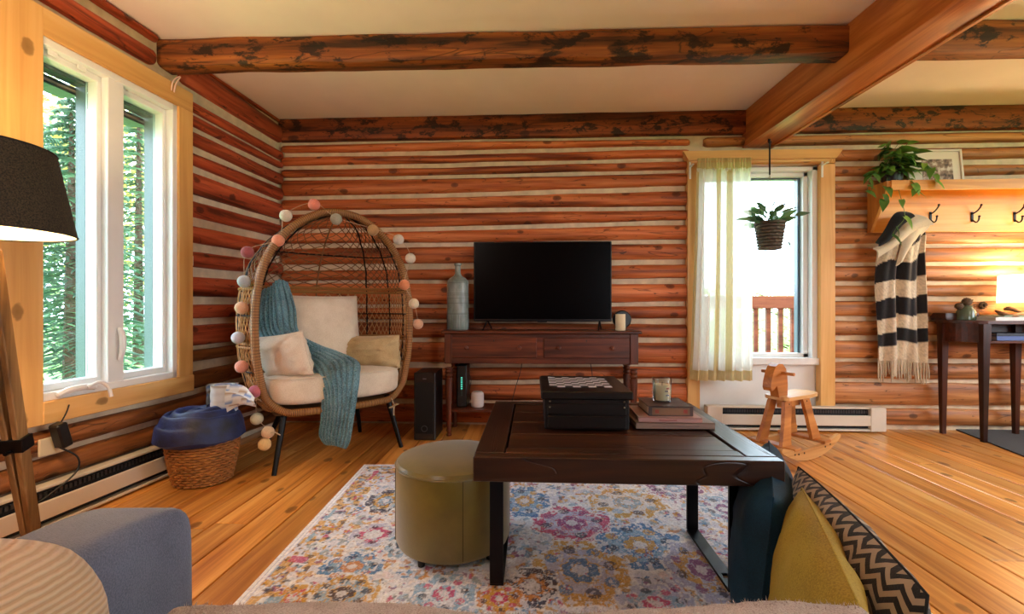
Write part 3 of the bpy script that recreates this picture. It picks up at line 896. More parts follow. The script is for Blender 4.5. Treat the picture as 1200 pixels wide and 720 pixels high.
# ================================================================== RUG
RU0, RU1, RV0, RV1 = -.862, 1.26, .30, 2.655
NU, NV = 560, 580
rng = np.random.default_rng(5)
uu, vv = np.meshgrid(np.linspace(RU0, RU1, NU), np.linspace(RV0, RV1, NV))
def hexl(h): return np.array(srgb(h)[:3])
def smooth_noise(cells_u, cells_v, seed):
    g = np.random.default_rng(seed).random((cells_v + 2, cells_u + 2))
    x = np.linspace(0, cells_u, NU); y = np.linspace(0, cells_v, NV)
    xi, yi = x.astype(int), y.astype(int); fx, fy = x - xi, y - yi
    fx = fx * fx * (3 - 2 * fx); fy = fy * fy * (3 - 2 * fy)
    a = g[np.ix_(yi, xi)]; b = g[np.ix_(yi, xi + 1)]; c = g[np.ix_(yi + 1, xi)]; d = g[np.ix_(yi + 1, xi + 1)]
    FX, FY = fx[None, :], fy[:, None]
    return (a * (1 - FX) + b * FX) * (1 - FY) + (c * (1 - FX) + d * FX) * FY
cream, lav, pale = hexl('e4e8f0'), hexl('b6bedc'), hexl('f2f4f8')
blue, navy, yel, pink, org, lblue, mauve = hexl('2878b8'), hexl('182046'), hexl('d0a030'), hexl('c4306c'), hexl('d08a3c'), hexl('8fb6d4'), hexl('8a4a86')
n1 = smooth_noise(300, 300, 1); n2 = smooth_noise(60, 60, 2); n3 = smooth_noise(14, 14, 3); n4 = smooth_noise(150, 150, 4); n5 = smooth_noise(110, 110, 6)
img = cream[None, None] * (1 - n3[..., None] * .6) + lav[None, None] * n3[..., None] * .6
def put(mask, col, k=1.0):
    global img
    m = (mask * k)[..., None]; img = img * (1 - m) + col[None, None] * m
# scattered sprigs over the field
for (col, sd, th, k) in ((navy, 11, .80, .7), (blue, 12, .78, .8), (pink, 13, .83, .8), (yel, 14, .75, .75), (lblue, 15, .72, .7), (org, 16, .82, .7), (mauve, 17, .85, .7), (pale, 18, .7, .8)):
    q = smooth_noise(52, 56, sd) * .6 + smooth_noise(130, 140, sd + 50) * .4
    put((q > th - .14) & (n4 > .35), col, k)
MED = []
def med(px, py, hx, hy, col, inner, core):
    v = H * F / (py - 360); MED.append(((px - 600) / F * v, v, hx * v / F, hy * v * v / (F * H), col, inner, core))
med(670, 616, 50, 23, pink, lav, mauve); med(750, 642, 56, 30, blue, lblue, yel); med(680, 672, 62, 42, yel, lav, blue)
med(615, 590, 32, 19, blue, lblue, yel); med(735, 592, 48, 19, yel, cream, lblue); med(622, 692, 34, 26, navy, org, cream)
med(585, 706, 30, 22, org, yel, pink); med(822, 672, 42, 40, lav, yel, mauve); med(790, 575, 34, 13, mauve, cream, lblue)
med(452, 590, 24, 15, navy, yel, lblue); med(412, 668, 40, 20, blue, lblue, org); med(438, 630, 30, 15, lav, pink, cream)
med(400, 700, 46, 26, yel, lblue, navy); med(340, 705, 26, 18, yel, org, pink); med(520, 700, 40, 26, lblue, cream, pink); med(500, 556, 30, 7, yel, lblue, navy)
med(560, 556, 34, 8, lav, yel, pink); med(650, 556, 40, 8, yel, cream, blue); med(850, 600, 30, 18, lblue, cream, mauve); med(920, 620, 40, 22, navy, yel, pink)
med(860, 560, 30, 9, blue, lblue, yel); med(770, 712, 50, 26, lav, lblue, pink); med(470, 640, 18, 18, lblue, cream, navy)
rm = random.Random(4)
for k in range(16):
    MED.append((rm.uniform(RU0 + .2, RU1), rm.uniform(RV0, 1.3), rm.uniform(.1, .16), rm.uniform(.1, .16), *rm.choice([(yel, lav, blue), (blue, lblue, yel), (pink, cream, mauve), (navy, org, cream)])))
for (cu, cv, hx, hy, col, inner, core) in MED:
    dx, dy = (uu - cu) / hx, (vv - cv) / hy
    th = np.arctan2(dy, dx)
    r = (np.abs(dx) ** 1.35 + np.abs(dy) ** 1.35) ** (1 / 1.35) * (1 + .09 * np.cos(th * 8) + .12 * (n2 - .5))
    sp = n1 * .55 + n5 * .45
    put((r < 1.0) & (sp > .30), col, .88)
    put((r < 1.0) & (r > .2) & (n4 > .66), cream, .85)
    put((r < .68) & (r > .40) & (sp > .40), inner, .85)
    put((r < .36) & (sp > .36), core, .85)
    put((r < .16), cream, .8)
    put((r < 1.08) & (r > .98) & (sp > .45), pale, .7)
    for q in range(8):
        a = q * PI / 4 + .2
        ex, ey = dx - .62 * math.cos(a), dy - .62 * math.sin(a)
        put((ex * ex + ey * ey < .018) & (n1 > .3), core if q % 2 else navy, .75)
# border
bd = np.minimum(uu - RU0, RU1 - uu); bd = np.minimum(bd, RV1 - vv)
put((bd > .035) & (bd < .15) & (n5 > .40) & (smooth_noise(44, 46, 21) > .42), yel, .8)
put((bd > .035) & (bd < .15) & (n4 > .72), navy, .7); put((bd > .05) & (bd < .14) & (smooth_noise(40, 40, 22) > .76), lblue, .9); put((bd > .05) & (bd < .14) & (smooth_noise(40, 40, 23) > .82), pink, .8)
put((bd < .028), pale, .85); put((bd > .012) & (bd < .018), lav, .7); put((bd > .028) & (bd < .034), lav, .7)
# worn pile: yarn-to-yarn variation
sp = (n1 * .5 + rng.random((NV, NU)) * .5)
img = img * (0.78 + .5 * sp)[..., None]
put(rng.random((NV, NU)) > .90, pale, .45); put(rng.random((NV, NU)) > .95, navy, .35)
zt = .011 + .0022 * (sp - .5) * (bd > .02)
mb = MB()
cc = [C(float(a), float(b), 0) for a, b in ((0, 0), (1, 0), (0, 1))]
ex, ey = cc[1] - cc[0], cc[2] - cc[0]
W = np.stack([uu * ex.x + vv * ey.x, uu * ex.y + vv * ey.y, zt], -1).reshape(-1, 3)
me = bpy.data.meshes.new('rug')
ii = (np.arange(NV - 1)[:, None] * NU + np.arange(NU - 1)[None, :]).ravel()
faces = np.stack([ii, ii + 1, ii + NU + 1, ii + NU], 1)
rimi = list(range(NU)) + [j * NU + NU - 1 for j in range(1, NV)] + [(NV - 1) * NU + i for i in range(NU - 2, -1, -1)] + [j * NU for j in range(NV - 2, 0, -1)]
low = W[rimi].copy(); low[:, 2] = .0015
Vall = np.concatenate([W, low]); n0 = len(W); nr = len(rimi)
fl = faces.tolist() + [[rimi[(k + 1) % nr], rimi[k], n0 + k, n0 + (k + 1) % nr] for k in range(nr)]
me.from_pydata(Vall.tolist(), [], fl); me.update()
me.materials.append(m_attr('rug_pile', .95, .5, 500, .15))
rug = bpy.data.objects.new('rug', me); COL.objects.link(rug)
setcol(rug, np.concatenate([img.reshape(-1, 3), np.tile(lav, (nr, 1))]))
tag(rug, 'large distressed rug with blue, yellow and pink medallions under the coffee table', 'rug')

# ================================================================== COFFEE TABLE
M_TAB = m_wood('dark_walnut_stain', '46260f', '30190b', '160a05', 'X', 22, .06, knots=.06, kscale=2.6, rough=.34, bump=.3, tone=.2, crack=1.0, spec=.5)
M_TABY = m_wood('dark_walnut_stain_y', '46260f', '30190b', '160a05', 'Y', 22, .06, knots=.06, kscale=2.6, rough=.34, bump=.3, tone=.2, crack=1.0, spec=.5)
M_STEEL = m_plain('black_steel', '101114', .38, .6)
tc = C(.343, 1.675, 0)
TW, TD, TZ, TT = .875, .775, .50, .073
tab = thing('coffee_table', tc, 'dark stained plank coffee table with black steel legs on the rug', 'table')
fwp = .088
def tb(name, x0, x1, y0, y1, z0, z1, mat, ch=.003):
    return MB().box(((x0 + x1) / 2, (y0 + y1) / 2, (z0 + z1) / 2), (x1 - x0, y1 - y0, z1 - z0), ch).build(name, mat, tab, smooth=False, world=False)
hx, hy = TW / 2, TD / 2
tb('frame_plank', -hx, -hx + fwp, -hy + .04, hy - .04, TZ - TT, TZ, M_TABY)
tb('frame_plank', hx - fwp, hx, -hy + .04, hy - .04, TZ - TT, TZ, M_TABY)
tb('frame_plank', -hx, hx, -hy, -hy + .038, TZ - TT, TZ - .0005, M_TAB)
tb('frame_plank', -hx, hx, hy - .038, hy, TZ - TT, TZ - .0005, M_TAB)
tb('frame_plank', -hx + fwp + .003, hx - fwp - .003, -hy + .039, -hy + .09, TZ - TT, TZ, M_TAB)
ys = np.linspace(-hy + .094, hy - .042, 5)
for k in range(4):
    tb('plank', -hx + fwp + .006, hx - fwp - .006, ys[k] + .002, ys[k + 1] - .002, TZ - .045, TZ - .003 - .001 * (k % 2), M_TAB, .004)
tb('under_board', -hx + .05, hx - .05, -hy + .03, hy - .03, TZ - TT + .004, TZ - .05, M_TAB, 0)
for sx in (-1, 1):
    X0 = sx * .385
    y0, y1 = -.195, .205
    for yy in (y0, y1):
        fr = MB(); fr.box((X0, yy, (TZ - TT + .02) / 2 + .002), (.045, .012, TZ - TT - .016), .0015)
        fr.build('leg', M_STEEL, tab, smooth=False, world=False)
    # bottom bar with a slot
    b = MB(); zf = .0175
    for (a0, a1, w0, w1) in ((y0, y0 + .06, -.0225, .0225), (y0 + .09, y1, -.0225, .0225), (y0 + .06, y0 + .09, -.0225, -.010), (y0 + .06, y0 + .09, .010, .0225)):
        b.box((X0 + (w0 + w1) / 2, (a0 + a1) / 2, zf), (w1 - w0, a1 - a0, .01), 0)
    tag(b.build('foot_bar', M_STEEL, tab, smooth=False, world=False), 'flat steel bar on the rug')

# chess box
M_CHB = m_wood('ebony_wood', '160d0a', '0d0706', '070403', 'X', 24, .05, rough=.35, bump=.1, tone=.05)
M_SQL = m_plain('pale_square', 'd4d2d8', .4, var=.05); M_SQD = m_plain('dark_square', '17131a', .4)
cb0 = P(637, 505, 1.586); cb0.z = TZ
box = thing('chess_box', (cb0.x + .15, cb0.y + .175, TZ), 'black wooden game box with a chessboard lid on the coffee table', 'game box')
MB().box((0, 0, .056), (.292, .34, .105), .002).build('body', M_CHB, box, smooth=False, world=False)
MB().box((0, 0, .123), (.318, .366, .028), .004).build('lid', M_CHB, box, smooth=False, world=False)
for zq in (.03, .075):
    d = MB().box((0, -.172, zq), (.272, .008, .04), .002).build('drawer', M_CHB, box, smooth=False, world=False)
for zq in (.088, .108):
    for xq in (-.128, .128):
        MB().sphere((xq, -.178, zq - .006), .0035, 8, 6).build('stud', m_plain('brass_pin', '9a8a70', .3, .9), box, world=False)
cell = .0285
for i in range(8):
    for j in range(8):
        MB().box(((i - 3.5) * cell - .012, (j - 3.5) * cell + .02, .1375), (cell - .0006, cell - .0006, .0018)).build('square', M_SQL if (i + j) % 2 == 1 else M_SQD, box, smooth=False, world=False)

# books and candle
def book(c, w_, d_, h_, rz, label, cover, page, spine_mark=None, title=None):
    t = thing('book', c, label, 'book', rz, 'books on the coffee table')
    cv = m_plain('cover_' + cover, cover, .45, var=.05)
    MB().box((0, 0, .0015), (w_, d_, .003), .0008).build('cover', cv, t, smooth=False, world=False)
    MB().box((0, 0, h_ - .0015), (w_, d_, .003), .0008).build('cover', cv, t, smooth=False, world=False)
    MB().box((0, -d_ / 2 + .002, h_ / 2), (w_, .004, h_), .0008).build('spine', cv, t, smooth=False, world=False)
    MB().box((0, .003, h_ / 2), (w_ - .008, d_ - .012, h_ - .006)).build('pages', m_plain('pages', page, .9, var=.04), t, smooth=False, world=False)
    if spine_mark:
        for (x0, x1, z0, z1, hx_) in spine_mark:
            MB().box(((x0 + x1) / 2 * w_, -d_ / 2 - .0005, (z0 + z1) / 2 * h_), ((x1 - x0) * w_, .0012, (z1 - z0) * h_)).build('spine_print', m_plain('print_' + hx_, hx_, .5), t, smooth=False, world=False)
    return t
b1 = P(791, 505, 1.60)
book((b1.x, b1.y + .105, TZ), .275, .21, .0215, .02, 'large taupe book at the bottom of the coffee table stack', '8b7366', 'd8cfc0', [(-.30, .30, .42, .56, '75605a')])
book((b1.x - .012, b1.y + .105, TZ + .0215), .22, .20, .0165, -.02, 'thin dusty pink book in the middle of the stack', 'b08a86', 'dcd6d0', [(-.18, .10, .4, .6, '8c4a44')])
book((b1.x - .005, b1.y + .115, TZ + .038), .158, .165, .034, .01, 'small thick dark book with red spine marks under the candle', '4a3a36', 'b8a890', [(-.42, .42, .12, .86, '7a5c42'), (-.36, -.27, .3, .7, 'a03a30'), (.28, .37, .3, .7, 'a03a30')])
cz = TZ + .072
cdl = thing('candle_jar', (b1.x - .012, b1.y + .12, cz), 'clear glass candle jar with cream wax on the book stack', 'candle')
M_CLEAR = m_glass('clear_glass', 'f6fafa', .93)
MB().lathe([(.030, .0), (.033, .004), (.0365, .09), (.0340, .09), (.0312, .008), (.001, .007)], seg=28, caps=False).build('glass', M_CLEAR, cdl, world=False)
MB().lathe([(.001, .009), (.0305, .009), (.0325, .062), (.030, .066), (.008, .062), (.001, .062)], seg=24).build('wax', m_plain('cream_wax', 'efe0b4', .5, var=.06), cdl, world=False)
MB().tube([(0, 0, .06), (.002, 0, .075)], .0012, 6).build('wick', m_plain('wick', '2a2420', .9), cdl, world=False)
for q, (a, zq, hq) in enumerate(((-1.35, .045, '6c6a74'), (-1.25, .03, '80808c'), (-1.2, .055, '9a4a44'))):
    MB().box((.0352 * math.cos(a), .0352 * math.sin(a), zq), (.012, .001, .005), 0, Matrix.Rotation(a + PI / 2, 3, 'Z')).build('label_print', m_plain('print_' + hq, hq, .6), cdl, smooth=False, world=False)

# ================================================================== OTTOMAN
M_OLIVE = m_plain('olive_velvet', '6e5f1e', .32, var=.16, vscale=10, bump=.06, bscale=90, sheen=.35)
oc = C(-.226, 1.757, 0)
R = .216
ott = thing('ottoman', (oc.x, oc.y, .012), 'round olive green velvet ottoman on the rug', 'ottoman', .3)
MB().lathe([(R * .9, .035), (R * .97, .04), (R, .055), (R * 1.005, .2), (R, .318), (R * .99, .325), (R * .9, .326)], seg=48).build('body', M_OLIVE, ott, world=False)
MB().lathe([(R * .985, .322), (R * .995, .33), (R * .97, .342), (R * .85, .352), (R * .6, .360), (R * .3, .364), (.001, .365)], seg=48).build('top_cushion', M_OLIVE, ott, world=False)
ring = [Vector((R * 1.002 * math.cos(a * 2 * PI / 60), R * 1.002 * math.sin(a * 2 * PI / 60), .327)) for a in range(60)]
MB().tube(ring, .0042, 8, closed=True).build('piping', M_OLIVE, ott, world=False)
for k in range(4):
    a = k * PI / 2 - 1.25 - .3
    MB().tube([(R * 1.0025 * math.cos(a), R * 1.0025 * math.sin(a), .05), (R * 1.006 * math.cos(a), R * 1.006 * math.sin(a), .2), (R * 1.0025 * math.cos(a), R * 1.0025 * math.sin(a), .322)], .0018, 5).build('seam', m_plain('olive_seam', '4e4216', .7), ott, world=False)
for k in range(4):
    a = k * PI / 2 + PI / 4 - .3 + .25
    MB().lathe([(.012, .0), (.014, .03), (.018, .045)], (R * .80 * math.cos(a), R * .80 * math.sin(a), 0), 12).build('foot', m_plain('black_wood', '120f0e', .5), ott, world=False)
# ================================================================== SUPERQUADRIC SHAPES
def sq_mb(c, abc, e1, e2, M=None, nu=36, nv=20, wr=0.0, seed=0.0):
    def pw_(x, e): return math.copysign(abs(x) ** e, x)
    mb = MB(); a, b, h = abc; c = Vector(c)
    def fn(s_, t_):
        ph = 2 * PI * s_; ps = -PI / 2 + PI * t_
        p = Vector((a * pw_(math.cos(ps), e1) * pw_(math.cos(ph), e2), b * pw_(math.cos(ps), e1) * pw_(math.sin(ph), e2), h * pw_(math.sin(ps), e1)))
        if wr: p += p.normalized() * wr * (nz(p.x * 7 + seed, p.y * 7, p.z * 7) + .5 * nz(p.x * 17 + seed, p.y * 17, p.z * 17))
        return (M @ p if M is not None else p) + c
    mb.grid(nu, nv, fn, closed_u=True)
    return mb
# ================================================================== EGG CHAIR
AL = math.radians(40)
M_WICK = NT('honey_wicker'); _co = M_WICK.obj(False)
_w = M_WICK.n('ShaderNodeTexWave'); _w.inputs['Scale'].default_value = 60; _w.inputs['Distortion'].default_value = 1.5
M_WICK.l(_co, _w.inputs['Vector'])
M_WICK.l(M_WICK.ramp(_w.outputs['Fac'], [(0.1, srgb('6a3c18')), (.6, srgb('bd8848'))]), M_WICK.b.inputs['Base Color']); M_WICK.set(Roughness=.5); M_WICK.bump(_w.outputs['Fac'], .5, .004); M_WICK = M_WICK.m
M_STRAND = m_plain('wicker_strand', 'b98a55', .55, var=.25, vscale=20)
M_STRANDD = m_plain('wicker_strand_dark', '7d5530', .6, var=.25, vscale=20)
M_BLK = m_plain('black_metal', '0d0d0f', .4, .5)
ec = C(-1.055, 2.80, 0)
egg = thing('egg_chair', ec, 'honey wicker egg chair with black legs in the corner', 'chair', AL + PSI)
ZR = [.325, .40, .50, .65, .85, 1.02, 1.18, 1.31, 1.42, 1.485, 1.51]
HW = [.355, .405, .435, .460, .468, .455, .418, .348, .245, .138, .003]
def hw(z): return interp(z, ZR, HW)
ZD = [.325, .45, .65, .9, 1.1, 1.25, 1.38, 1.47, 1.51]
DB = [.36, .44, .49, .50, .46, .38, .26, .13, .01]
def dep(z): return interp(z, ZD, DB)
def shell(th, z):
    cs, sn = math.cos(th), math.sin(th)
    return Vector((math.copysign(abs(cs) ** .62, cs) * hw(z) * (1 + .42 * sn), dep(z) * sn, z))
rimpts = [Vector((0, -.075, .325)), Vector((.2, -.06, .327)), Vector((.32, -.03, .335))] + [Vector((hw(z), 0, z)) for z in (.41, .5, .65, .85, 1.02, 1.18, 1.31, 1.42, 1.485)] + [Vector((.05, 0, 1.507))]
rimpts = rimpts + [Vector((-p.x, p.y, p.z)) for p in rimpts[:0:-1]]
rp = smoothpath(rimpts + [rimpts[0]], 140)[:-1]
MB().tube(rp, .021, 10, closed=True).build('rim', M_WICK, egg, world=False)
mbw = MB()
for k in range(len(rp)):
    p_, q_ = rp[k], rp[(k + 1) % len(rp)]
    for f_ in (0.0, .5):
        c_ = p_.lerp(q_, f_); ax_ = (q_ - p_).normalized(); mbw.tube([c_ - ax_ * .0022, c_ + ax_ * .0022], .0225, 10, caps=False)
tag(mbw.build('rim_wrapping', M_STRANDD, egg, world=False), kind='stuff')
rp2 = [p + Vector((p.x * .02, .05, .005 if p.z > .5 else -.004)) for p in rp]
MB().tube(rp2, .010, 6, closed=True).build('rim_binding', M_WICK, egg, world=False)
def ring_mb(z, r, dz=0.0, n=40):
    return MB().tube([shell(PI * i / n, z) + Vector((0, 0, dz * math.sin(PI * i / n))) for i in range(n + 1)], r, 6)
for (z, r) in ((1.06, .012), (1.035, .012), (.72, .008), (.70, .008), (.40, .012)):
    ring_mb(z, r).build('band', M_WICK, egg, world=False)
for (z, r) in ((1.28, .005), (.88, .005), (.56, .005)):
    ring_mb(z, r).build('hoop', M_BLK, egg, world=False)
for k in range(1, 8):
    th = PI * k / 8
    MB().tube([shell(th, z) for z in np.linspace(.34, 1.505, 26)], .0055, 6).build('rib', M_BLK if k not in (4,) else M_STRANDD, egg, world=False)
def lattice(z0, z1, n, turn, mat, r=.0028, steps=9):
    mb = MB()
    for k in range(-int(abs(turn) * n) - 1, n + int(abs(turn) * n) + 2):
        for sg in (-1, 1):
            pts = []
            for i in range(steps + 1):
                f = i / steps; th = PI * (k + .5) / n + sg * turn * PI * (f - .5)
                if 0 <= th <= PI: pts.append(shell(th, z0 + (z1 - z0) * f) + Vector((0, sg * .002, 0)))
            if len(pts) > 1: mb.tube(pts, r, 4, caps=False)
    return mb
for (z0, z1, n, tr, m_, r) in ((1.06, 1.49, 30, .32, M_STRANDD, .0028), (.72, 1.035, 44, .10, M_STRAND, .0030), (.40, .70, 46, .09, M_STRAND, .0030), (.33, .40, 46, .03, M_STRAND, .003)):
    tag(lattice(z0, z1, n, tr, m_, r).build('wicker_weave', m_, egg, world=False), kind='stuff')
# seat base
def seatfn(s_, t_):
    th = 2 * PI * s_; rr = t_
    x_ = .37 * math.copysign(abs(math.cos(th)) ** .7, math.cos(th)) * rr
    y_ = (.40 if math.sin(th) > 0 else .07) * math.sin(th) * rr
    return Vector((x_, y_, .338 + .0 * rr))
mbs = MB(); mbs.grid(40, 6, seatfn, closed_u=True); mbs.v = [(a, b, c) for a, b, c in mbs.v]
n_ = len(mbs.v); mbs.v += [(a, b, c - .02) for a, b, c in mbs.v]; mbs.f += [tuple(i + n_ for i in f[::-1]) for f in mbs.f]
mbs.build('seat_base', M_STRANDD, egg, world=False)
for (tx, ty, fx, fy) in ((-.31, .02, -.385, -.06), (.31, .02, .385, -.04), (-.22, .34, -.32, .50), (.22, .34, .32, .50)):
    MB().tube([(tx, ty, .345), (fx, fy, .0)], [.019, .013], 10).build('leg', M_BLK, egg, world=False)
M_CREAM = m_fabric('cream_canvas', 'e8dac4', 'd2c1a8', 260, .25, .85)
ME = WM[egg.name]
def lp(x, y, z): return ME @ Vector((x, y, z))
RE = ME.to_3x3()
def chair_cushion(name, mb, label, seam=None):
    o = mb.build(name, M_CREAM); tag(o, label, 'cushion')
    return o
o = sq_mb(lp(0, .145, .452), (.405, .235, .092), .38, .55, RE, 48, 24, .006, 2).build('seat_cushion', M_CREAM)
tag(o, 'thick cream seat cushion in the egg chair', 'cushion')
rg = [lp(.40 * math.copysign(abs(math.cos(a)) ** .55, math.cos(a)) * 1.0, .145 + .232 * math.copysign(abs(math.sin(a)) ** .55, math.sin(a)), .522) for a in np.linspace(0, 2 * PI, 60, endpoint=False)]
MB().tube(rg, .0035, 6, closed=True).build('piping', M_CREAM, o)
Mb = ME @ Matrix.Translation((-.01, .315, .775)) @ Matrix.Rotation(PI / 2 - .20, 4, 'X')
mbp = pillow_mb(.50, .47, .19, Mb, 26, .03, .008, 1.0, 4.0)
o = mbp.build('back_cushion', M_CREAM); tag(o, 'square cream back cushion leaning in the egg chair', 'cushion')
MB().tube(mbp.rim, .0035, 6, closed=True).build('piping', M_CREAM, o)
# side pillow on the left, its corner towards the room
Mb = frame(lp(-.30, .06, .645), RE @ Vector((.42, -.80, .12)), RE @ Vector((-.25, .05, 1)))
mbp = pillow_mb(.36, .26, .17, Mb, 22, .05, .012, 5.0, 3.0)
o = mbp.build('side_pillow', M_CREAM); tag(o, 'cream pillow against the left arm of the egg chair', 'pillow')
MB().tube(mbp.rim, .003, 6, closed=True).build('piping', M_CREAM, o)
M_CREAM2 = m_fabric('sand_canvas', 'c9b083', 'ac9468', 260, .25, .85)
Mb = frame(lp(.265, .15, .625), RE @ Vector((.62, -.75, .03)), RE @ Vector((-.1, .1, 1)))
mbp = pillow_mb(.40, .22, .19, Mb, 22, .03, .014, 9.0, 3.6)
o = mbp.build('side_pillow', M_CREAM2); tag(o, 'sand coloured bolster pillow against the right arm of the egg chair', 'pillow')
MB().tube(mbp.rim, .003, 6, closed=True).build('piping', M_CREAM2, o)
# knitted throw
TH = [(306, 348, 336, 330, 2.93), (299, 374, 345, 360, 2.85), (305, 398, 350, 390, 2.80), (328, 414, 374, 405, 2.78), (340, 424, 396, 412, 2.80),
      (352, 434, 420, 424, 2.76), (366, 448, 421, 440, 2.69), (377, 466, 418, 462, 2.665), (377, 490, 414, 492, 2.655), (375, 510, 410, 516, 2.65), (381, 521, 405, 526, 2.65)]
LE = smoothpath([P(a, b, v) for a, b, c_, d_, v in TH], 90)
RI = smoothpath([P(c_, d_, v - .02) for a, b, c_, d_, v in TH], 90)
def throwfn(s_, t_):
    k = min(int(t_ * 89), 89)
    l_, r_ = LE[k], RI[k]
    p = l_.lerp(r_, s_)
    tw = s_ * 9 * 2 * PI
    d = C(0, -1, 0)
    bulge = .05 * math.sin(PI * s_) * (1 if t_ < .75 else .35)
    kn = 0.009 * math.sin(tw + 1.2 * math.sin(t_ * 9)) + .002 * math.sin(t_ * 420) + .008 * nz(s_ * 3, t_ * 9, 4) + (.022 * math.sin(s_ * 10 + t_ * 7) * max(0, 1 - t_ * 2.2))
    up = Vector((0, 0, 1)) if .38 < t_ < .66 else d
    return p + (d * .6 + Vector((0, 0, .5))) * (bulge + kn)
t_ = NT('teal_knit'); _co = t_.obj(False)
_bn = t_.noise(_co, 150, 2); _bb = t_.noise(_co, 6, 2)
t_.l(t_.ramp(t_.math('MULTIPLY_ADD', _bn, .6, t_.math('MULTIPLY', _bb, .4)), [(0.35, srgb('2c5560')), (.62, srgb('78a2ae'))]), t_.b.inputs['Base Color'])
t_.set(Roughness=.95); t_.b.inputs['Sheen Weight'].default_value = .3; t_.bump(_bn, .8, .005)
M_TEAL = t_.m
o = MB().sheet(90, 180, throwfn, .012).build('knit_throw', M_TEAL)
tag(o, 'teal blue knitted throw hanging over the egg chair seat', 'blanket')
# string lights round the rim
M_CORD = m_plain('pale_cord', 'c0a888', .7)
BALLS = [(290, 296, 'a4585a', 2.56), (286, 330, 'b9bfc2', 2.54), (283, 361, 'f0bd98', 2.54), (279, 396, 'd8d6e2', 2.55), (283, 430, 'f0a58c', 2.55), (299, 459, 'c06a78', 2.54),
         (301, 491, 'cfc6a8', 2.60), (314, 507, 'e6c59e', 2.55), (310, 521, 'f0c98c', 2.54), (335, 253, 'ded2bd', 2.64), (326, 282, 'ee9a7a', 2.60), (368, 240, 'f0907a', 2.74),
         (394, 257, 'a5a290', 2.77), (437, 270, 'b98e62', 2.86), (467, 281, 'dcd0c2', 2.94), (481, 303, 'e4d8c2', 3.02), (474, 334, 'ea946a', 3.00), (485, 356, 'e8d6b4', 3.03), (490, 380, 'd8a888', 3.06)]
sl = thing('string_lights', lp(-.47, -.03, .05), 'string of pastel cotton balls wound round the egg chair rim', 'string lights')
sl.location.z = .3; WM[sl.name] = Matrix.Translation(sl.location)
order = [8, 7, 6, 5, 4, 3, 2, 1, 0, 10, 9, 11, 12, 13, 14, 15, 16, 17, 18]
bp = [P(BALLS[i][0], BALLS[i][1], BALLS[i][3] - .03) for i in range(len(BALLS))]
for i, (px, py, hc, v) in enumerate(BALLS):
    mb = MB().sphere(bp[i], .0345, 16, 10)
    mb.build('cotton_ball', m_fabric('cotton_' + hc, hc, None, 300, .5, .9), sl)
MB().tube(smoothpath([bp[i] + Vector((0, 0, .01)) for i in order], 180), .0016, 5).build('cord', M_CORD, sl)
tie = P(462, 476, 2.95)
MB().tube(smoothpath([tie + Vector((-.02, 0, .05)), tie, tie + Vector((-.03, -.01, -.01)), tie + Vector((.03, -.01, .015)), tie, tie + Vector((.0, -.01, -.06))], 30), .004, 6).build('tie', M_CORD, sl)
tl = P(316, 508, 2.5)
MB().tube(smoothpath([tl, tl + Vector((.03, 0, .005)), tl + Vector((.06, 0, -.01))], 10), .003, 6).build('cord_end', M_CORD, sl)

# ================================================================== BASKET AND BLANKETS
bc = C(-1.655, 2.44, 0)
bas = thing('wicker_basket', bc, 'brown woven basket beside the egg chair holding rolled blankets', 'basket')
M_BASK = m_plain('brown_rattan', 'a06c38', .55, var=.3, vscale=30)
M_BASKD = m_plain('dark_rattan', '4a2c16', .7)
def brad(z): return .130 + (.173 - .130) * (z / .27) + .006 * math.sin(PI * z / .27)
mb = MB(); rows = 19; NS = 44
for j in range(rows):
    z = .012 + .014 * j
    ring = []
    for k in range(NS * 2):
        a = 2 * PI * k / (NS * 2)
        ph = (k // 2 + j) % 2
        r = brad(z) + (.0045 if ph else -.0035)
        ring.append(bc + Vector((r * math.cos(a), r * math.sin(a) * .95, z)))
    mb.tube(ring, .0068, 5, closed=True)
tag(mb.build('weave', M_BASK, bas), kind='stuff')
MB().lathe([(.001, .004), (.122, .004), (.128, .01), (.167, .265), (.160, .265), (.120, .014), (.001, .014)], bc, 36, sy=.95, caps=False).build('lining', M_BASKD, bas)
MB().tube([bc + Vector((.176 * math.cos(a), .168 * math.sin(a), .276)) for a in np.linspace(0, 2 * PI, 48, endpoint=False)], .011, 8, closed=True).build('rim', M_BASK, bas)
M_NAVY = NT('navy_plush'); _co = M_NAVY.obj(False)
M_NAVY.l(M_NAVY.ramp(M_NAVY.noise(_co, 14, 4), [(.3, srgb('060a1c')), (.68, srgb('14265c'))]), M_NAVY.b.inputs['Base Color'])
M_NAVY.set(Roughness=.55); M_NAVY.b.inputs['Sheen Weight'].default_value = .25; M_NAVY.b.inputs['Sheen Tint'].default_value = srgb('5a80e8'); M_NAVY.bump(M_NAVY.noise(_co, 60, 3), .4, .006); M_NAVY = M_NAVY.m
def navyfn(s_, t_):
    """a plush blanket laid in a loose coil that domes over the rim"""
    th = 2 * PI * s_; r = t_
    spiral = .024 * (abs(math.sin((r * 3.2 - s_) * PI)) - .5)
    x_ = (.209 + .008 * math.sin(3 * th)) * r ** .6 * math.cos(th); y_ = .204 * r ** .6 * math.sin(th)
    z_ = .385 - .10 * r ** 4 + spiral * min(1, (1.05 - r) * 4) + .014 * nz(x_ * 9, y_ * 9, 3)
    if r > .93: z_ -= (r - .93) * .6
    return bc + Vector((x_ - .012, y_ - .01, z_ - .005))
mb = MB(); mb.grid(72, 40, navyfn, closed_u=True)
n_ = len(mb.v); base_ring = [(bc.x + (v[0] - bc.x) * .86, bc.y + (v[1] - bc.y) * .86, .22) for v in mb.v[-72:]]
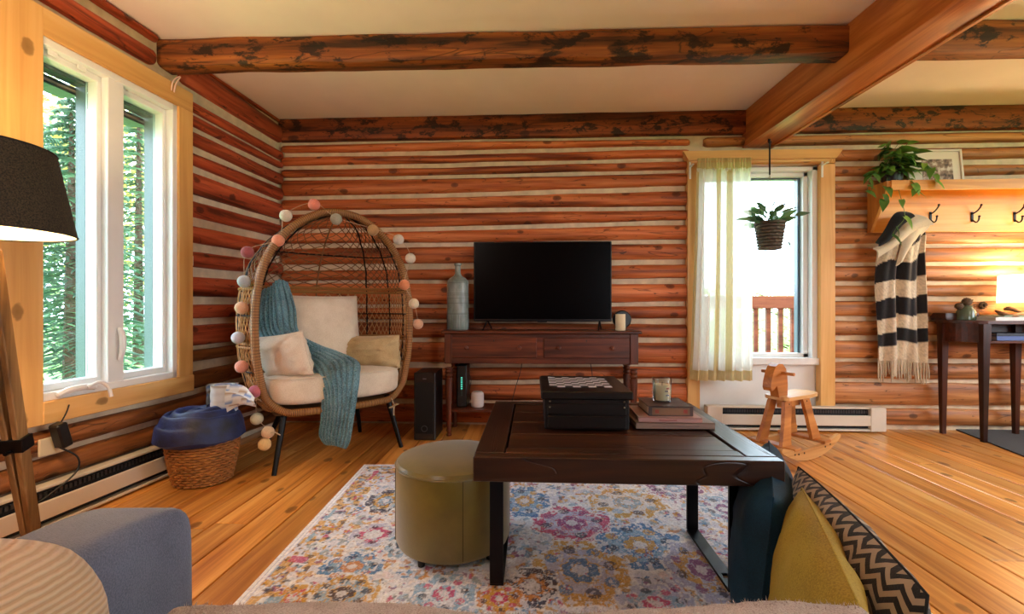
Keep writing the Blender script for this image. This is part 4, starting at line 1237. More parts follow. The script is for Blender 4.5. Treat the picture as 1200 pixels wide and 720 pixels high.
mb.v += base_ring; mb.f += [(n_ - 72 + i, n_ - 72 + (i + 1) % 72, n_ + (i + 1) % 72, n_ + i) for i in range(72)]; mb.f.append(tuple(n_ + i for i in range(71, -1, -1)))
tag(mb.build('plush_blanket', M_NAVY), 'navy blue plush blanket folded into the woven basket', 'blanket')
# striped towel roll
def stripe_cols(vals):
    out = []
    for f in vals:
        q = (f * 5) % 1.0
        out.append(hexl('dcdad4') if q < .55 else (hexl('6f8fc0') if q < .72 else (hexl('d2cfc8') if q < .86 else hexl('a58a6a'))))
    return out
rc = C(-1.60, 2.525, .335)
mb = MB(); tl_ = []
nu_, nv_ = 90, 14
for j in range(nv_):
    for i in range(nu_):
        f = i / (nu_ - 1); a = 2 * PI * 2.6 * f; r = .035 + .045 * f + .004 * nz(a, j * .4)
        z_ = .185 * j / (nv_ - 1) + .006 * nz(a * .8, j * .3, 2)
        mb.v.append((rc.x + r * math.cos(a), rc.y + r * math.sin(a), rc.z - .02 + z_)); tl_.append(.07 * i / nu_ + j / nv_)
for j in range(nv_ - 1):
    for i in range(nu_ - 1): mb.f.append((j * nu_ + i, j * nu_ + i + 1, (j + 1) * nu_ + i + 1, (j + 1) * nu_ + i))
b_ = len(mb.v)
tail0, tail1 = P(266, 467, 2.42), P(302, 470, 2.42)
for j in range(12):
    for i in range(20):
        f, g = i / 19, j / 11
        p = tail0.lerp(tail1, f) + Vector((0, .02 * math.sin(f * 4), (.15 * (1 - f * .72)) * (g - .5) + .012 * math.sin(f * 3) + .008 * math.sin(g * 12 + f * 5)))
        p += C(0, -.02 * math.sin(PI * g), 0)
        mb.v.append(tuple(p)); tl_.append(g * .9 + .1 * f)
for j in range(11):
    for i in range(19): mb.f.append((b_ + j * 20 + i, b_ + j * 20 + i + 1, b_ + (j + 1) * 20 + i + 1, b_ + (j + 1) * 20 + i))
o = mb.build('striped_towel', m_attr('striped_cotton', .95, .5, 200, .2))
setcol(o, stripe_cols(tl_)); tag(o, 'rolled white towel with blue stripes standing in the basket', 'towel')

# ================================================================== FLOOR LAMP (left)
M_SHADE = NT('dark_linen_shade'); _co = M_SHADE.obj(False)
M_SHADE.l(M_SHADE.ramp(M_SHADE.noise(_co, 260, 2), [(.35, srgb('14120e')), (.65, srgb('453a26'))]), M_SHADE.b.inputs['Base Color']); M_SHADE.set(Roughness=.9); M_SHADE.bump(M_SHADE.noise(_co, 260, 2), .6, .003); M_SHADE = M_SHADE.m
M_LWOOD = m_wood('brown_lamp_wood', 'b08a5a', '8c683e', '5e4224', 'Z', 24, .05, rough=.5, bump=.15, tone=.08)
LV, LU = 1.33, -1.571
lc = C(LU, LV, 0)
z0s, z1s = 1.152, 1.403
rb_, rt_ = .22, .173
fl_ = thing('floor_lamp', lc, 'wooden tripod floor lamp with a dark fabric shade by the left window', 'floor lamp')
MB().lathe([(rb_, z0s), (rt_, z1s)], lc, 56, caps=False).build('shade', M_SHADE, fl_)
MB().lathe([(rb_ - .003, z0s), (rt_ - .003, z1s)], lc, 56, caps=False).build('shade_lining', m_plain('shade_lining', 'efe6d4', .8), fl_)
for (r, z) in ((rb_ - .001, z0s), (rt_ - .001, z1s)):
    MB().tube([lc + Vector((r * math.cos(a), r * math.sin(a), z)) for a in np.linspace(0, 2 * PI, 56, endpoint=False)], .003, 6, closed=True).build('shade_rim', m_plain('rim_black', '16130f', .7), fl_)
MB().sphere(lc + Vector((0, 0, (z0s + z1s) / 2 + .02)), .035, 14, 9).build('bulb', m_emit('warm_bulb', 'ffc27a', 30.0), fl_)
hub = z0s - .03
MB().lathe([(.03, hub - .09), (.035, hub - .08), (.035, hub - .01), (.018, hub), (.015, hub + .12)], lc, 16).build('hub', M_STEEL, fl_)
foot0 = C(-1.645, 1.58, 0)
for k in range(3):
    q = foot0 - lc; q.z = 0
    q = Matrix.Rotation(math.radians(100) * k, 3, 'Z') @ q
    fo = lc + q
    top = lc + q.normalized() * .03 + Vector((0, 0, hub - .02))
    if k == 0:
        pass
    sd = q.normalized().cross(Vector((0, 0, 1)))
    mid = top.lerp(fo, .58)
    MB().bar(top + sd * .024, fo + sd * .006, .018, .045, .003, up=q).build('leg', M_LWOOD, fl_, smooth=False)
    MB().bar(top - sd * .024, fo - sd * .006 + Vector((0, 0, .002)), .018, .045, .003, up=q).build('leg', M_LWOOD, fl_, smooth=False)
    MB().bar(mid + (top - mid).normalized() * .045, mid - (top - mid).normalized() * .0, .064, .054, .002, up=q).build('clamp', M_STEEL, fl_, smooth=False)
    MB().tube([mid + q.normalized() * .04, mid - q.normalized() * .05], .006, 8).build('clamp_bolt', M_STEEL, fl_)
ld = bpy.data.lights.new('floor_lamp_light', 'POINT'); ld.energy = LAMP_FLOOR; ld.color = (1.0, .70, .36); ld.shadow_soft_size = .04
o = bpy.data.objects.new('floor_lamp_light', ld); o.location = lc + Vector((0, 0, (z0s + z1s) / 2 + .08)); COL.objects.link(o)
# outlet, adapter and cord on the left wall
so, zo = ls(60, .05)[0], lz(60, 527, .05)
op = lboard('wall_outlet', so - .05, so + .05, zo - .02, zo + .055, .045, .056, m_plain('ivory_plastic', 'd8c8a8', .4), None, .004)
tag(op, 'ivory outlet plate on the log wall behind the floor lamp', 'outlet')
ad = thing('power_adapter', L(so - .005, zo, .06), 'black power adapter plugged into the outlet by the floor lamp', 'adapter')
MB().box(L(so - .01, zo + .06, .085), (.045, .05, .11), .006, Matrix((LA, LN, Vector((0, 0, 1)))).transposed() @ Matrix.Rotation(.25, 3, 'Y')).build('body', m_plain('black_plastic', '121214', .35), ad, smooth=False)
MB().tube(smoothpath([L(so + .0, zo + .01, .09), L(so - .05, zo - .05, .12), L(so - .03, zo - .12, .12), L(so + .12, zo - .2, .10), L(so + .3, zo - .24, .09), L(so + .42, zo - .34, .1), L(so + .5, .03, .16)], 60), .004, 6).build('cord', m_plain('black_cord', '0e0e10', .5), ad)
MB().tube(smoothpath([L(so - .015, zo + .115, .08), L(so - .04, zo + .15, .075), L(so - .06, zo + .18, .065)], 10), .003, 6).build('upper_cord', m_plain('black_cord', '0e0e10', .5), ad)
# ================================================================== SOFA (foreground)
M_GREY = m_fabric('grey_wool_blend', '70778a', '575e70', 330, .5, .95, .25)
sofa = thing('sofa', C(-.1, .28, 0), 'grey fabric sofa in the foreground with a rounded left arm', 'sofa', PSI)
def slab(name, u0, u1, v0, v1, z0, z1, e1, e2, mat, par, wr=.002, seed=0.0, rot=None):
    c = C((u0 + u1) / 2, (v0 + v1) / 2, (z0 + z1) / 2)
    Mr = Matrix.Rotation(PSI, 3, 'Z')
    if rot is not None: Mr = Mr @ rot
    return sq_mb(c, ((u1 - u0) / 2, (v1 - v0) / 2, (z1 - z0) / 2), e1, e2, Mr, 56, 28, wr, seed).build(name, mat, par)
slab('arm', -.90, -.705, -.55, 1.03, .05, .525, .26, .14, M_GREY, sofa, .003, 3)
slab('seat_cushion', -.69, .50, -.30, .66, .20, .455, .2, .16, M_GREY, sofa, .002, 5)
slab('base', -.70, .48, -.45, .63, .06, .25, .12, .1, M_GREY, sofa)
slab('backrest', -.70, .48, -.62, -.22, .1, .80, .2, .16, M_GREY, sofa)
for (u, v) in ((-.8, .85), (-.8, -.45), (.42, .5), (.42, -.45)):
    MB().tube([C(u, v, .013), C(u, v, .1)], [.018, .025], 10).build('leg', m_plain('black_wood', '120f0e', .5), sofa)
# throw on the seat
t_ = NT('fuzzy_throw'); _co = t_.obj(False); _n = t_.noise(_co, 420, 3)
t_.l(t_.ramp(t_.math('MULTIPLY_ADD', _n, .7, t_.math('MULTIPLY', t_.noise(_co, 12, 2), .3)), [(.36, srgb('a08a80')), (.62, srgb('d6c8c0'))]), t_.b.inputs['Base Color'])
t_.set(Roughness=1.0); t_.b.inputs['Sheen Weight'].default_value = .5; t_.bump(_n, .9, .006); M_FUZZ = t_.m
def fuzzfn(s_, t_v):
    u = -.50 + 1.02 * s_
    L_ = t_v * 1.15
    vf = .690 + .012 * math.sin(s_ * 9) + .012 * nz(s_ * 5, 2) - .012 * (abs(s_ - .42) < .0)
    if L_ < .85: v, z = -.17 + L_ * (vf + .12) / .85, .476
    else:
        a = min((L_ - .85) / .09, 1) * PI / 2
        v = vf - .05 + .045 * math.sin(a) + .02; z = .476 - .045 * (1 - math.cos(a)) - max(0, L_ - .94) * 1.0
    return C(u, v, z + .004 * nz(s_ * 14, t_v * 14, 3) + .0025 * nz(s_ * 60, t_v * 60, 5))
o = MB().sheet(150, 110, fuzzfn, .014).build('fuzzy_throw', M_FUZZ)
tag(o, 'fuzzy beige throw spread over the sofa seat along the bottom of the photo', 'blanket')
# fur along its front edge
mb = MB(); rf = random.Random(12)
for k in range(3200):
    s_ = rf.random(); t_v = rf.uniform(.70, .86)
    p = fuzzfn(s_, t_v); d = Vector((rf.gauss(0, .5), rf.gauss(.3, .4), rf.uniform(.3, 1))).normalized() * rf.uniform(.004, .010)
    sx = Vector((rf.gauss(0, 1), rf.gauss(0, 1), 0)).normalized() * .0011
    p = p + Vector((0, 0, .006)); mb.add([p - sx, p + sx, p + d], [(0, 1, 2)])
tag(mb.build('fur', M_FUZZ, o, smooth=False), kind='stuff')
# corduroy cushion at the lower left
t_ = NT('tan_corduroy'); _co = t_.obj(False)
_wv = t_.n('ShaderNodeTexWave'); _wv.inputs['Scale'].default_value = 40; _wv.inputs['Distortion'].default_value = 1.6; _wv.inputs['Detail'].default_value = 2; _wv.bands_direction = 'Z'
t_.l(t_.mapping(_co, (1, 1, 1), (.0, .25, 0)), _wv.inputs['Vector'])
t_.l(t_.ramp(_wv.outputs['Fac'], [(.2, srgb('bb9a74')), (.75, srgb('cfb592'))]), t_.b.inputs['Base Color'])
t_.set(Roughness=.9); t_.b.inputs['Sheen Weight'].default_value = .3; t_.bump(_wv.outputs['Fac'], .45, .008); M_CORD2 = t_.m
mbp = sq_mb(C(-.625, .50, .462), (.15, .11, .20), .7, .8, Matrix.Rotation(PSI, 3, 'Z'), 48, 28, .006, 17.0)
o = mbp.build('striped_cushion', M_CORD2); tag(o, 'tan ribbed cushion on the sofa in the lower left corner', 'cushion')

# ================================================================== FLOOR PILLOWS (right foreground)
def stand_pillow(name, far, near, zt, ht, th, mat, label, lean, seed, ridge=True, n=26):
    """pillow standing on its edge; FAR and NEAR are the (u, v) ends of its top edge"""
    a, b = C(far[0], far[1], 0), C(near[0], near[1], 0)
    ax = (a - b); ln = ax.length; ax.normalize()
    nrm = Vector((-ax.y, ax.x, 0))
    up = (Vector((0, 0, 1)) + nrm * lean).normalized()
    cen = (a + b) / 2 + Vector((0, 0, zt)) - up * ht / 2
    Mb = frame(cen, ax, up)
    mbp = pillow_mb(ln, ht, th, Mb, n, -.02, .005, seed, 3.0, full=.46)
    o = mbp.build(name, mat); tag(o, label, 'pillow')
    MB().tube(mbp.rim, .0025, 6, closed=True).build('seam', mat, o)
    return o, Mb
M_YEL = m_fabric('mustard_velvet', 'ab8f35', '8a7226', 300, .2, .75, .0)
M_BLU = m_fabric('petrol_velvet', '123447', '0b2231', 300, .2, .75, .0)
stand_pillow('throw_pillow', (.915, 1.62), (.655, 1.14), .452, .435, .17, M_BLU, 'petrol blue velvet pillow wedged against the coffee table corner', -.10, 3.0)
stand_pillow('throw_pillow', (.765, 1.20), (.552, .722), .452, .435, .13, M_YEL, 'mustard velvet pillow standing between the blue and the chevron pillow', -.12, 7.0)
t_ = NT('chevron_print'); _co = t_.obj(False)
sx_ = t_.n('ShaderNodeSeparateXYZ'); t_.l(_co, sx_.inputs[0])
_fx = t_.math('ABSOLUTE', t_.math('SUBTRACT', t_.math('FRACT', t_.math('MULTIPLY', sx_.outputs[0], 20)), .5))
_fy = t_.math('FRACT', t_.math('MULTIPLY_ADD', sx_.outputs[1], 40.0, t_.math('MULTIPLY', _fx, 1.7)))
_st = t_.math('GREATER_THAN', _fy, .5)
t_.l(t_.mix(_st, srgb('15120f'), srgb('a08d73')), t_.b.inputs['Base Color']); t_.set(Roughness=.9); t_.b.inputs['Sheen Weight'].default_value = .2
t_.bump(t_.noise(_co, 300, 2), .3, .003); M_CHEV = t_.m
far, near, zt_, ht_ = (.85, 1.35), (.685, .75), .455, .44
a, b = C(*far, 0), C(*near, 0); ax = (a - b); ln_ = ax.length; ax.normalize(); nrm = Vector((-ax.y, ax.x, 0)); up = (Vector((0, 0, 1)) - nrm * .16).normalized()
cen = (a + b) / 2 + Vector((0, 0, zt_)) - up * ht_ / 2
mbp = pillow_mb(ln_, ht_, .115, Matrix.Identity(4), 30, -.05, .008, 11.0, 3.2, full=.5)
o = mbp.build('throw_pillow', M_CHEV); o.matrix_world = frame(cen, ax, up); o.matrix_local = frame(cen, ax, up)
WM[o.name] = frame(cen, ax, up)
tag(o, 'black and beige chevron pillow, rightmost of the floor pillows', 'pillow')
MB().tube(mbp.rim, .0025, 6, closed=True).build('seam', m_plain('black_thread', '15120f', .9), o, world=False)

# ================================================================== TV STAND
OF = .355
M_CONS = m_wood('red_brown_console', '7a3c20', '582915', '34160a', 'X', 22, .06, rough=.38, bump=.12, tone=.06, coat=.15)
M_CONSZ = m_wood('red_brown_console_z', '7a3c20', '582915', '34160a', 'Z', 22, .06, rough=.38, bump=.12, tone=.06, coat=.15)
cx0, cx1 = PB(517, 390, OF).x, PB(752, 390, OF).x
cyf, cyb = D - OF, D - .055
ctz = PB(635, 388, OF).z
cons = thing('console_table', ((cx0 + cx1) / 2, (cyf + cyb) / 2, 0), 'red brown console table with two drawers and turned legs under the television', 'console table')
def wb(name, x0, x1, y0, y1, z0, z1, mat, par, ch=.003):
    return MB().box(((x0 + x1) / 2, (y0 + y1) / 2, (z0 + z1) / 2), (abs(x1 - x0), abs(y1 - y0), abs(z1 - z0)), ch).build(name, mat, par, smooth=False)
wb('top', cx0, cx1, cyf - .015, cyb, ctz - .022, ctz, M_CONS, cons, .006)
ax0, ax1 = cx0 + .022, cx1 - .022
z_ap = PB(635, 427, OF).z
wb('apron', ax0 + .03, ax1 - .03, cyf + .012, cyf + .03, z_ap, ctz - .022, M_CONS, cons)
wb('apron', ax0 + .03, ax1 - .03, cyb - .03, cyb - .012, z_ap, ctz - .022, M_CONS, cons)
for xx in (ax0 + .02, ax1 - .02): wb('side_panel', xx - .012, xx + .012, cyf + .03, cyb - .03, z_ap, ctz - .022, M_CONS, cons)
zd0, zd1 = PB(635, 420, OF).z, PB(635, 396, OF).z
for (p0, p1) in ((529, 629), (637, 738)):
    xa, xb = PB(p0, 400, OF).x, PB(p1, 400, OF).x
    d = wb('drawer', xa, xb, cyf + .003, cyf + .014, zd0, zd1, M_CONS, cons, .004)
    for f in (.18, .80):
        MB().lathe([(.006, 0), (.006, .012), (.015, .02), (.014, .03), (.006, .034)], (xa + (xb - xa) * f, cyf + .004, (zd0 + zd1) / 2), 14, Matrix.Rotation(PI / 2, 3, 'X')).build('knob', M_CONS, d)
    MB().box(((xa + xb) / 2, cyf + .0025, zd1 - .022), (.006, .002, .014)).build('keyhole', m_plain('black_plastic', '121214', .35), d, smooth=False)
prof = [(.016, .0), (.020, .008), (.012, .022), (.020, .04), (.016, .06), (.017, .08), (.026, .40), (.027, .45), (.021, .455), (.028, .470), (.021, .485), (.028, .50), (.021, .515), (.029, .53), (.029, z_ap - .002)]
lf = z_ap / .565
for (lx_, ly_) in ((ax0 + .028, cyf + .028), (ax1 - .028, cyf + .028), (ax0 + .028, cyb - .028), (ax1 - .028, cyb - .028)):
    lg = MB(); pr = [(r, z * lf if z < .54 else z) for r, z in prof]
    lg.lathe(pr, (lx_, ly_, 0), 18)
    lg.box((lx_, ly_, (z_ap + ctz - .022) / 2), (.056, .052, ctz - .022 - z_ap), .003)
    lg.build('leg', M_CONSZ, cons)
zsf = PB(550, 480, OF - .05).z
wb('lower_shelf', ax0 + .02, ax1 - .02, cyf + .03, cyb - .02, zsf - .018, zsf, M_CONS, cons)

# television
M_TVB = m_plain('black_bezel', '08080a', .3); M_SCR = m_plain('black_screen', '020203', .25, spec=.08)
otv = .20
tx0, tx1 = PB(555, 330, otv).x, PB(717, 330, otv).x
tzt, tzb = PB(636, 283, otv).z, PB(636, 377, otv).z
tv = thing('television', ((tx0 + tx1) / 2, D - otv, ctz), 'large black flat television on the console table', 'television')
wb('body', tx0, tx1, D - otv, D - otv + .045, tzb, tzt, M_TVB, tv, .006)
wb('screen', tx0 + .008, tx1 - .008, D - otv - .0015, D - otv + .004, tzb + .016, tzt - .008, M_SCR, tv, 0)
wb('sensor_bar', (tx0 + tx1) / 2 - .035, (tx0 + tx1) / 2 + .035, D - otv - .003, D - otv + .01, tzb - .006, tzb + .004, M_TVB, tv, .001)
for px in (571, 703):
    xq = PB(px, 380, otv).x; mb = MB()
    mb.tube([(xq, D - otv + .02, tzb + .01), (xq - .022, D - otv - .085, ctz + .006), (xq - .024, D - otv - .095, ctz + .004)], .006, 6)
    mb.tube([(xq, D - otv + .02, tzb + .01), (xq + .022, D - otv + .1, ctz + .006), (xq + .024, D - otv + .105, ctz + .004)], .006, 6)
    mb.build('foot', M_TVB, tv)
# grey bottle vase
vo = .19
vx = PB(536.5, 380, vo).x; vk = (PB(549, 380, vo).x - PB(524, 380, vo).x) / 2
vh = PB(536, 309, vo).z - ctz
M_CER = NT('grey_green_glaze'); _co = M_CER.obj(False)
M_CER.l(M_CER.ramp(M_CER.noise(M_CER.mapping(_co, (1, 1, .4)), 18, 4), [(.3, srgb('5b6660')), (.7, srgb('97a198'))]), M_CER.b.inputs['Base Color']); M_CER.set(Roughness=.35); M_CER.bump(M_CER.noise(_co, 40, 3), .2, .004); M_CER = M_CER.m
vs_ = thing('bottle_vase', (vx, D - vo, ctz), 'tall grey green ceramic bottle vase left of the television', 'vase')
zz_ = lambda f: f * vh
MB().lathe([(vk * .93, 0), (vk * .97, .006), (vk, .02), (vk, zz_(.28)), (vk * 1.0, zz_(.70)), (vk * .96, zz_(.735)), (vk * .75, zz_(.775)), (vk * .40, zz_(.81)), (vk * .27, zz_(.85)), (vk * .25, zz_(.96)), (vk * .34, zz_(.975)), (vk * .34, zz_(1)), (vk * .2, zz_(1)), (vk * .18, zz_(.9))], (vx, D - vo, ctz), 32).build('body', M_CER, vs_)
for f in (.235, .25, .40, .47, .52, .545, .70):
    MB().tube([Vector((vx + (vk + .0005) * math.cos(a), D - vo + (vk + .0005) * math.sin(a), ctz + zz_(f))) for a in np.linspace(0, 2 * PI, 32, endpoint=False)], .0016, 5, closed=True).build('groove_ring', m_plain('dark_glaze', '4c554f', .5), vs_)
for k in range(28):
    a = 2 * PI * k / 28
    MB().tube([(vx + vk * 1.002 * math.cos(a), D - vo + vk * 1.002 * math.sin(a), ctz + .008), (vx + vk * 1.002 * math.cos(a), D - vo + vk * 1.002 * math.sin(a), ctz + zz_(.22))], .0014, 4).build('flute', m_plain('dark_glaze', '4c554f', .5), vs_)
# candle and round black speaker
co_ = .24
ca = PB(727, 387, co_)
cw = thing('pillar_candle', (ca.x, D - co_, ctz), 'small cream candle in a holder right of the television', 'candle')
MB().lathe([(.033, 0), (.036, .004), (.036, .118), (.030, .118), (.028, .112), (.001, .110)], (ca.x, D - co_, ctz), 24).build('wax', m_plain('lit_cream_wax', 'e8d6ae', .45), cw)
MB().tube([(ca.x, D - co_, ctz + .108), (ca.x, D - co_, ctz + .122)], .0015, 6).build('wick', m_plain('wick', '2a2420', .9), cw)
ra = PB(729, 374, .16)
rs = thing('round_speaker', (ra.x, D - .15, ctz), 'round black disc speaker behind the cream candle', 'speaker')
MB().lathe([(.001, -.02), (.06, -.02), (.068, -.012), (.068, .012), (.06, .02), (.001, .02)], (ra.x, D - .15, ctz + .0765), 32, Matrix.Rotation(PI / 2, 3, 'X')).build('body', m_plain('black_plastic', '121214', .35), rs)
MB().box((ra.x, D - .15, ctz + .006), (.05, .045, .012), .003).build('foot', m_plain('black_plastic', '121214', .35), rs, smooth=False)
# tower speaker on the floor
os_ = .46
sp0, sp1 = PB(485, 500, os_).x, PB(510, 500, os_).x
spz = PB(497, 437, os_).z
tw = thing('tower_speaker', ((sp0 + sp1) / 2, D - os_ + .12, 0), 'black tower subwoofer on the floor between the egg chair and console', 'speaker')
wb('cabinet', sp0, sp1, D - os_, D - os_ + .26, .004, spz, m_plain('black_vinyl', '0b0b0d', .35), tw, .004)
wb('grille', sp0 + .012, sp1 - .012, D - os_ - .004, D - os_ + .002, .05, spz - .07, m_plain('black_cloth', '070708', .9), tw, .002)
wb('light_bar', (sp0 + sp1) / 2 - .012, (sp0 + sp1) / 2 + .012, D - os_ - .002, D - os_ + .002, spz - .045, spz - .041, m_plain('silver_mark', 'a0a0a4', .4, .8), tw, 0)
MB().tube([((sp0 + sp1) / 2 + .02 * math.cos(a), D - os_ - .004, .085 + .02 * math.sin(a)) for a in np.linspace(0, 2 * PI, 20, endpoint=False)], .003, 5, closed=True).build('port_ring', m_plain('port_grey', '38383c', .4), tw)
# router and small white speaker on the lower shelf
orr = .24
rx0, rx1 = PB(535, 470, orr).x, PB(547, 470, orr).x
rzt = PB(541, 428, orr).z
ro = thing('router', ((rx0 + rx1) / 2, D - orr + .08, zsf), 'black upright router with green lights on the console shelf', 'router')
wb('case', rx0, rx1, D - orr, D - orr + .17, zsf, rzt, m_plain('black_plastic', '121214', .35), ro, .008)
for k in range(9):
    wb('indicator', (rx0 + rx1) / 2 - .006, (rx0 + rx1) / 2 + .006, D - orr - .0015, D - orr + .001, rzt - .10 - k * .016, rzt - .09 - k * .016, m_emit('green_led', '59f0d0', .5, '20806a') if k < 6 else m_plain('led_off', '2c4a44', .4), ro, 0)
sx_c = PB(559.5, 470, .22).x; sh = PB(559, 459, .22).z - zsf; srr = (PB(567, 470, .22).x - PB(552, 470, .22).x) / 2
ss = thing('smart_speaker', (sx_c, D - .22, zsf), 'small rounded white speaker on the console shelf', 'speaker')
MB().lathe([(srr * .8, 0), (srr * .95, .006), (srr, .025), (srr * 1.0, sh * .75), (srr * .93, sh * .92), (srr * .7, sh), (.001, sh)], (sx_c, D - .22, zsf), 28).build('body', m_plain('white_plastic', 'd8d0d0', .4), ss)
MB().lathe([(srr * .62, 0), (srr * .6, .001), (.001, .0015)], (sx_c, D - .22, zsf + sh), 24).build('top_disc', m_plain('grey_top', 'b8b2b2', .5), ss)
# cables behind the console and dark power bar
cb = thing('power_bar', (PB(620, 465, .12).x, D - .1, .0), 'black power bar with cables on the floor behind the coffee table', 'power strip')
wb('bar', PB(590, 465, .12).x, PB(640, 465, .12).x, D - .16, D - .09, .0, .05, m_plain('black_plastic', '121214', .35), cb, .006)
for (pts) in ([(614, 400), (611, 430), (604, 455), (600, 470)], [(689, 415), (694, 440), (690, 470)], [(536, 420), (545, 432), (552, 445), (548, 465)]):
    mb = MB(); mb.tube(smoothpath([PB(a, b, .08) for a, b in pts], 24), .003, 5); mb.build('cable', m_plain('black_cord', '0e0e10', .5), cb)

# ================================================================== ROCKING HORSE
M_HORSE = m_wood('honey_maple', 'cf8d4c', 'b97436', '96582a', 'X', 16, .06, rough=.4, bump=.08, tone=.06, coat=.1)
M_HORSEL = m_wood('pale_maple', 'e0b27a', 'd39f63', 'b98248', 'X', 16, .06, rough=.42, bump=.08, tone=.04)
hc = C(1.765, 2.905, 0)
hs = thing('rocking_horse', hc, 'small wooden rocking horse by the curtained window', 'rocking horse', PI + math.radians(30) + PSI)
def prof_prism(pts, y0, y1, name, mat, par=hs, rim=.0):
    mb = MB(); mb.prism([(x, y0, z) for x, z in pts], (0, 1, 0), y1 - y0); return mb.build(name, mat, par, smooth=True, angle=30, world=False)
n_ = 18
def runner():
    top = []; bot = []
    for i in range(n_ + 1):
        x = -.33 + .66 * i / n_
        bot.append((x, .002 + .085 * abs(x / .33) ** 2.2))
    return bot + [(x, z) for x, z in ((.335, .105), (.32, .112), (.15, .070), (-.15, .070), (-.32, .112), (-.335, .105))]
for y in (-.145, .125):
    r_ = prof_prism(runner(), y, y + .022, 'runner', M_HORSEL)
    for (x, z) in ((.20, .060), (.16, .056), (.10, .054), (-.14, .056), (-.20, .062)):
        MB().lathe([(.006, 0), (.006, .002), (.001, .0025)], (x, y + (.022 if y > 0 else -.001), z), 10, Matrix.Rotation(-PI / 2 if y > 0 else PI / 2, 3, 'X')).build('screw', m_plain('screw_hole', '3a2412', .6), r_, world=False)
for (x, z) in ((.17, .082), (-.17, .082)):
    MB().box((x, 0, z), (.075, .30, .018), .004).build('cross_slat', M_HORSE, hs, smooth=False, world=False)
for (x0, x1) in ((.10, .17), (-.10, -.17)):
    for sy in (-1, 1):
        mb = MB(); ln0 = Vector((x0, sy * .034, .345)); ln1 = Vector((x1, sy * .062, .088))
        k = 1 if x0 > 0 else -1
        outline = [ln0 + Vector((-.038, 0, .0)), ln0 + Vector((.0, 0, .020)), ln0 + Vector((.038, 0, 0)), ln0.lerp(ln1, .5) + Vector((.036, 0, 0)), ln1 + Vector((.048, 0, 0)), ln1 + Vector((-.048, 0, 0)), ln0.lerp(ln1, .5) + Vector((-.036, 0, 0))]
        mb.prism(outline, (0, sy, 0), .022); l_ = mb.build('leg', M_HORSE, hs, angle=30, world=False)
        for dz in (.0, -.04):
            MB().sphere((x0, sy * .057, .33 + dz), .006, 8, 6).build('screw', m_plain('screw_hole', '3a2412', .6), l_, world=False)
MB().box((0, 0, .325), (.20, .042, .055), .004).build('spine_block', M_HORSE, hs, smooth=False, world=False)
seat = [(.15, -.055), (.13, -.075), (-.10, -.085), (-.20, -.075), (-.235, -.04), (-.24, 0), (-.235, .04), (-.20, .075), (-.10, .085), (.13, .075), (.15, .055)]
mb = MB(); mb.prism([(x, y, .354) for x, y in seat], (0, 0, 1), .022); mb.build('seat', M_HORSEL, hs, angle=30, world=False)
HT = .026
head = [(.06, .37), (.15, .37), (.165, .42), (.175, .445), (.20, .425), (.228, .418), (.238, .44), (.232, .475), (.21, .53), (.185, .565), (.15, .58), (.11, .575), (.075, .545), (.06, .50), (.055, .44)]
prof_prism(head, -HT, HT, 'head', M_HORSE)
MB().tube([(.12, -.10, .52), (.12, .10, .52)], .0105, 12).build('handle', M_HORSE, hs, world=False)
MB().sphere((.178, -.022, .535), .006, 8, 6).build('eye', m_plain('screw_hole', '3a2412', .6), hs, world=False)
# ================================================================== CURTAIN AND ROD
M_SHEER = m_sheer('sheer_ivory', 'e8e4d8', .93)
M_SHEERY = m_sheer('sheer_honey', 'd6c490', .93)
rod_off = .125
zrod = PB(890, 189, rod_off).z
cr = thing('curtain_rod', (PB(880, 189, rod_off).x, D - .06, zrod - .06), 'slim wooden curtain rod on white brackets over the back window', 'curtain rod')
MB().tube([(PB(810, 188, rod_off).x, D - rod_off, zrod), (PB(972, 188, rod_off).x, D - rod_off, zrod)], .008, 10).build('rod', M_PINEX, cr)
for px in (810, 966):
    xq = PB(px, 190, .09).x; mb = MB()
    mb.box((xq, D - .066, zrod - .045), (.016, .006, .13), .002); mb.box((xq, D - .10, zrod - .018), (.014, .07, .008), .001)
    mb.build('bracket', M_WHITE, cr, smooth=False)
MB().sphere((PB(972, 188, rod_off).x + .008, D - rod_off, zrod), .013, 12, 8).build('finial', M_PINEX, cr)
zc1 = PB(848, 446, rod_off).z; zc0 = zrod + .025
xa0, xa1 = PB(816, 300, rod_off).x, PB(880, 300, rod_off).x
xb0_, xb1_ = PB(808, 446, rod_off).x, PB(883, 446, rod_off).x
cur = thing('curtain', ((xa0 + xa1) / 2, D - rod_off, zc1), 'sheer ivory curtain covering the left half of the back window', 'curtain')
def curfn(s_, t_v):
    z = zc0 + (zc1 - zc0) * t_v
    k = t_v ** .8
    x0, x1 = xa0 + (xb0_ - xa0) * k * t_v, xa1 + (xb1_ - xa1) * k
    amp = .012 + .016 * min(1, t_v * 2)
    y = D - rod_off - .012 + amp * (math.sin(s_ * 46 + .8 * math.sin(t_v * 3)) + .5 * math.sin(s_ * 21 + 1)) * .8
    if t_v < .05: y = D - rod_off - .010 + .006 * math.sin(s_ * 150)
    return Vector((x0 + (x1 - x0) * (s_ + .012 * math.sin(s_ * 30)), y, z))
def strip(t0, t1, nv, name, mat, s0=0.0, s1=1.0, nu=170, push=0.0):
    MB().grid(nu, nv, lambda a, b: curfn(s0 + (s1 - s0) * a, t0 + (t1 - t0) * b) + Vector((0, -push, 0))).build(name, mat, cur)
strip(.045, .965, 60, 'panel', M_SHEER)
strip(0, .05, 6, 'header_tape', M_SHEERY, nu=260, push=.001)
strip(.955, 1, 5, 'hem', M_SHEERY, push=.001)
for (a, b) in ((.0, .04), (.36, .44), (.56, .64)): strip(.05, .96, 40, 'woven_band', M_SHEERY, a, b, 24, .002)

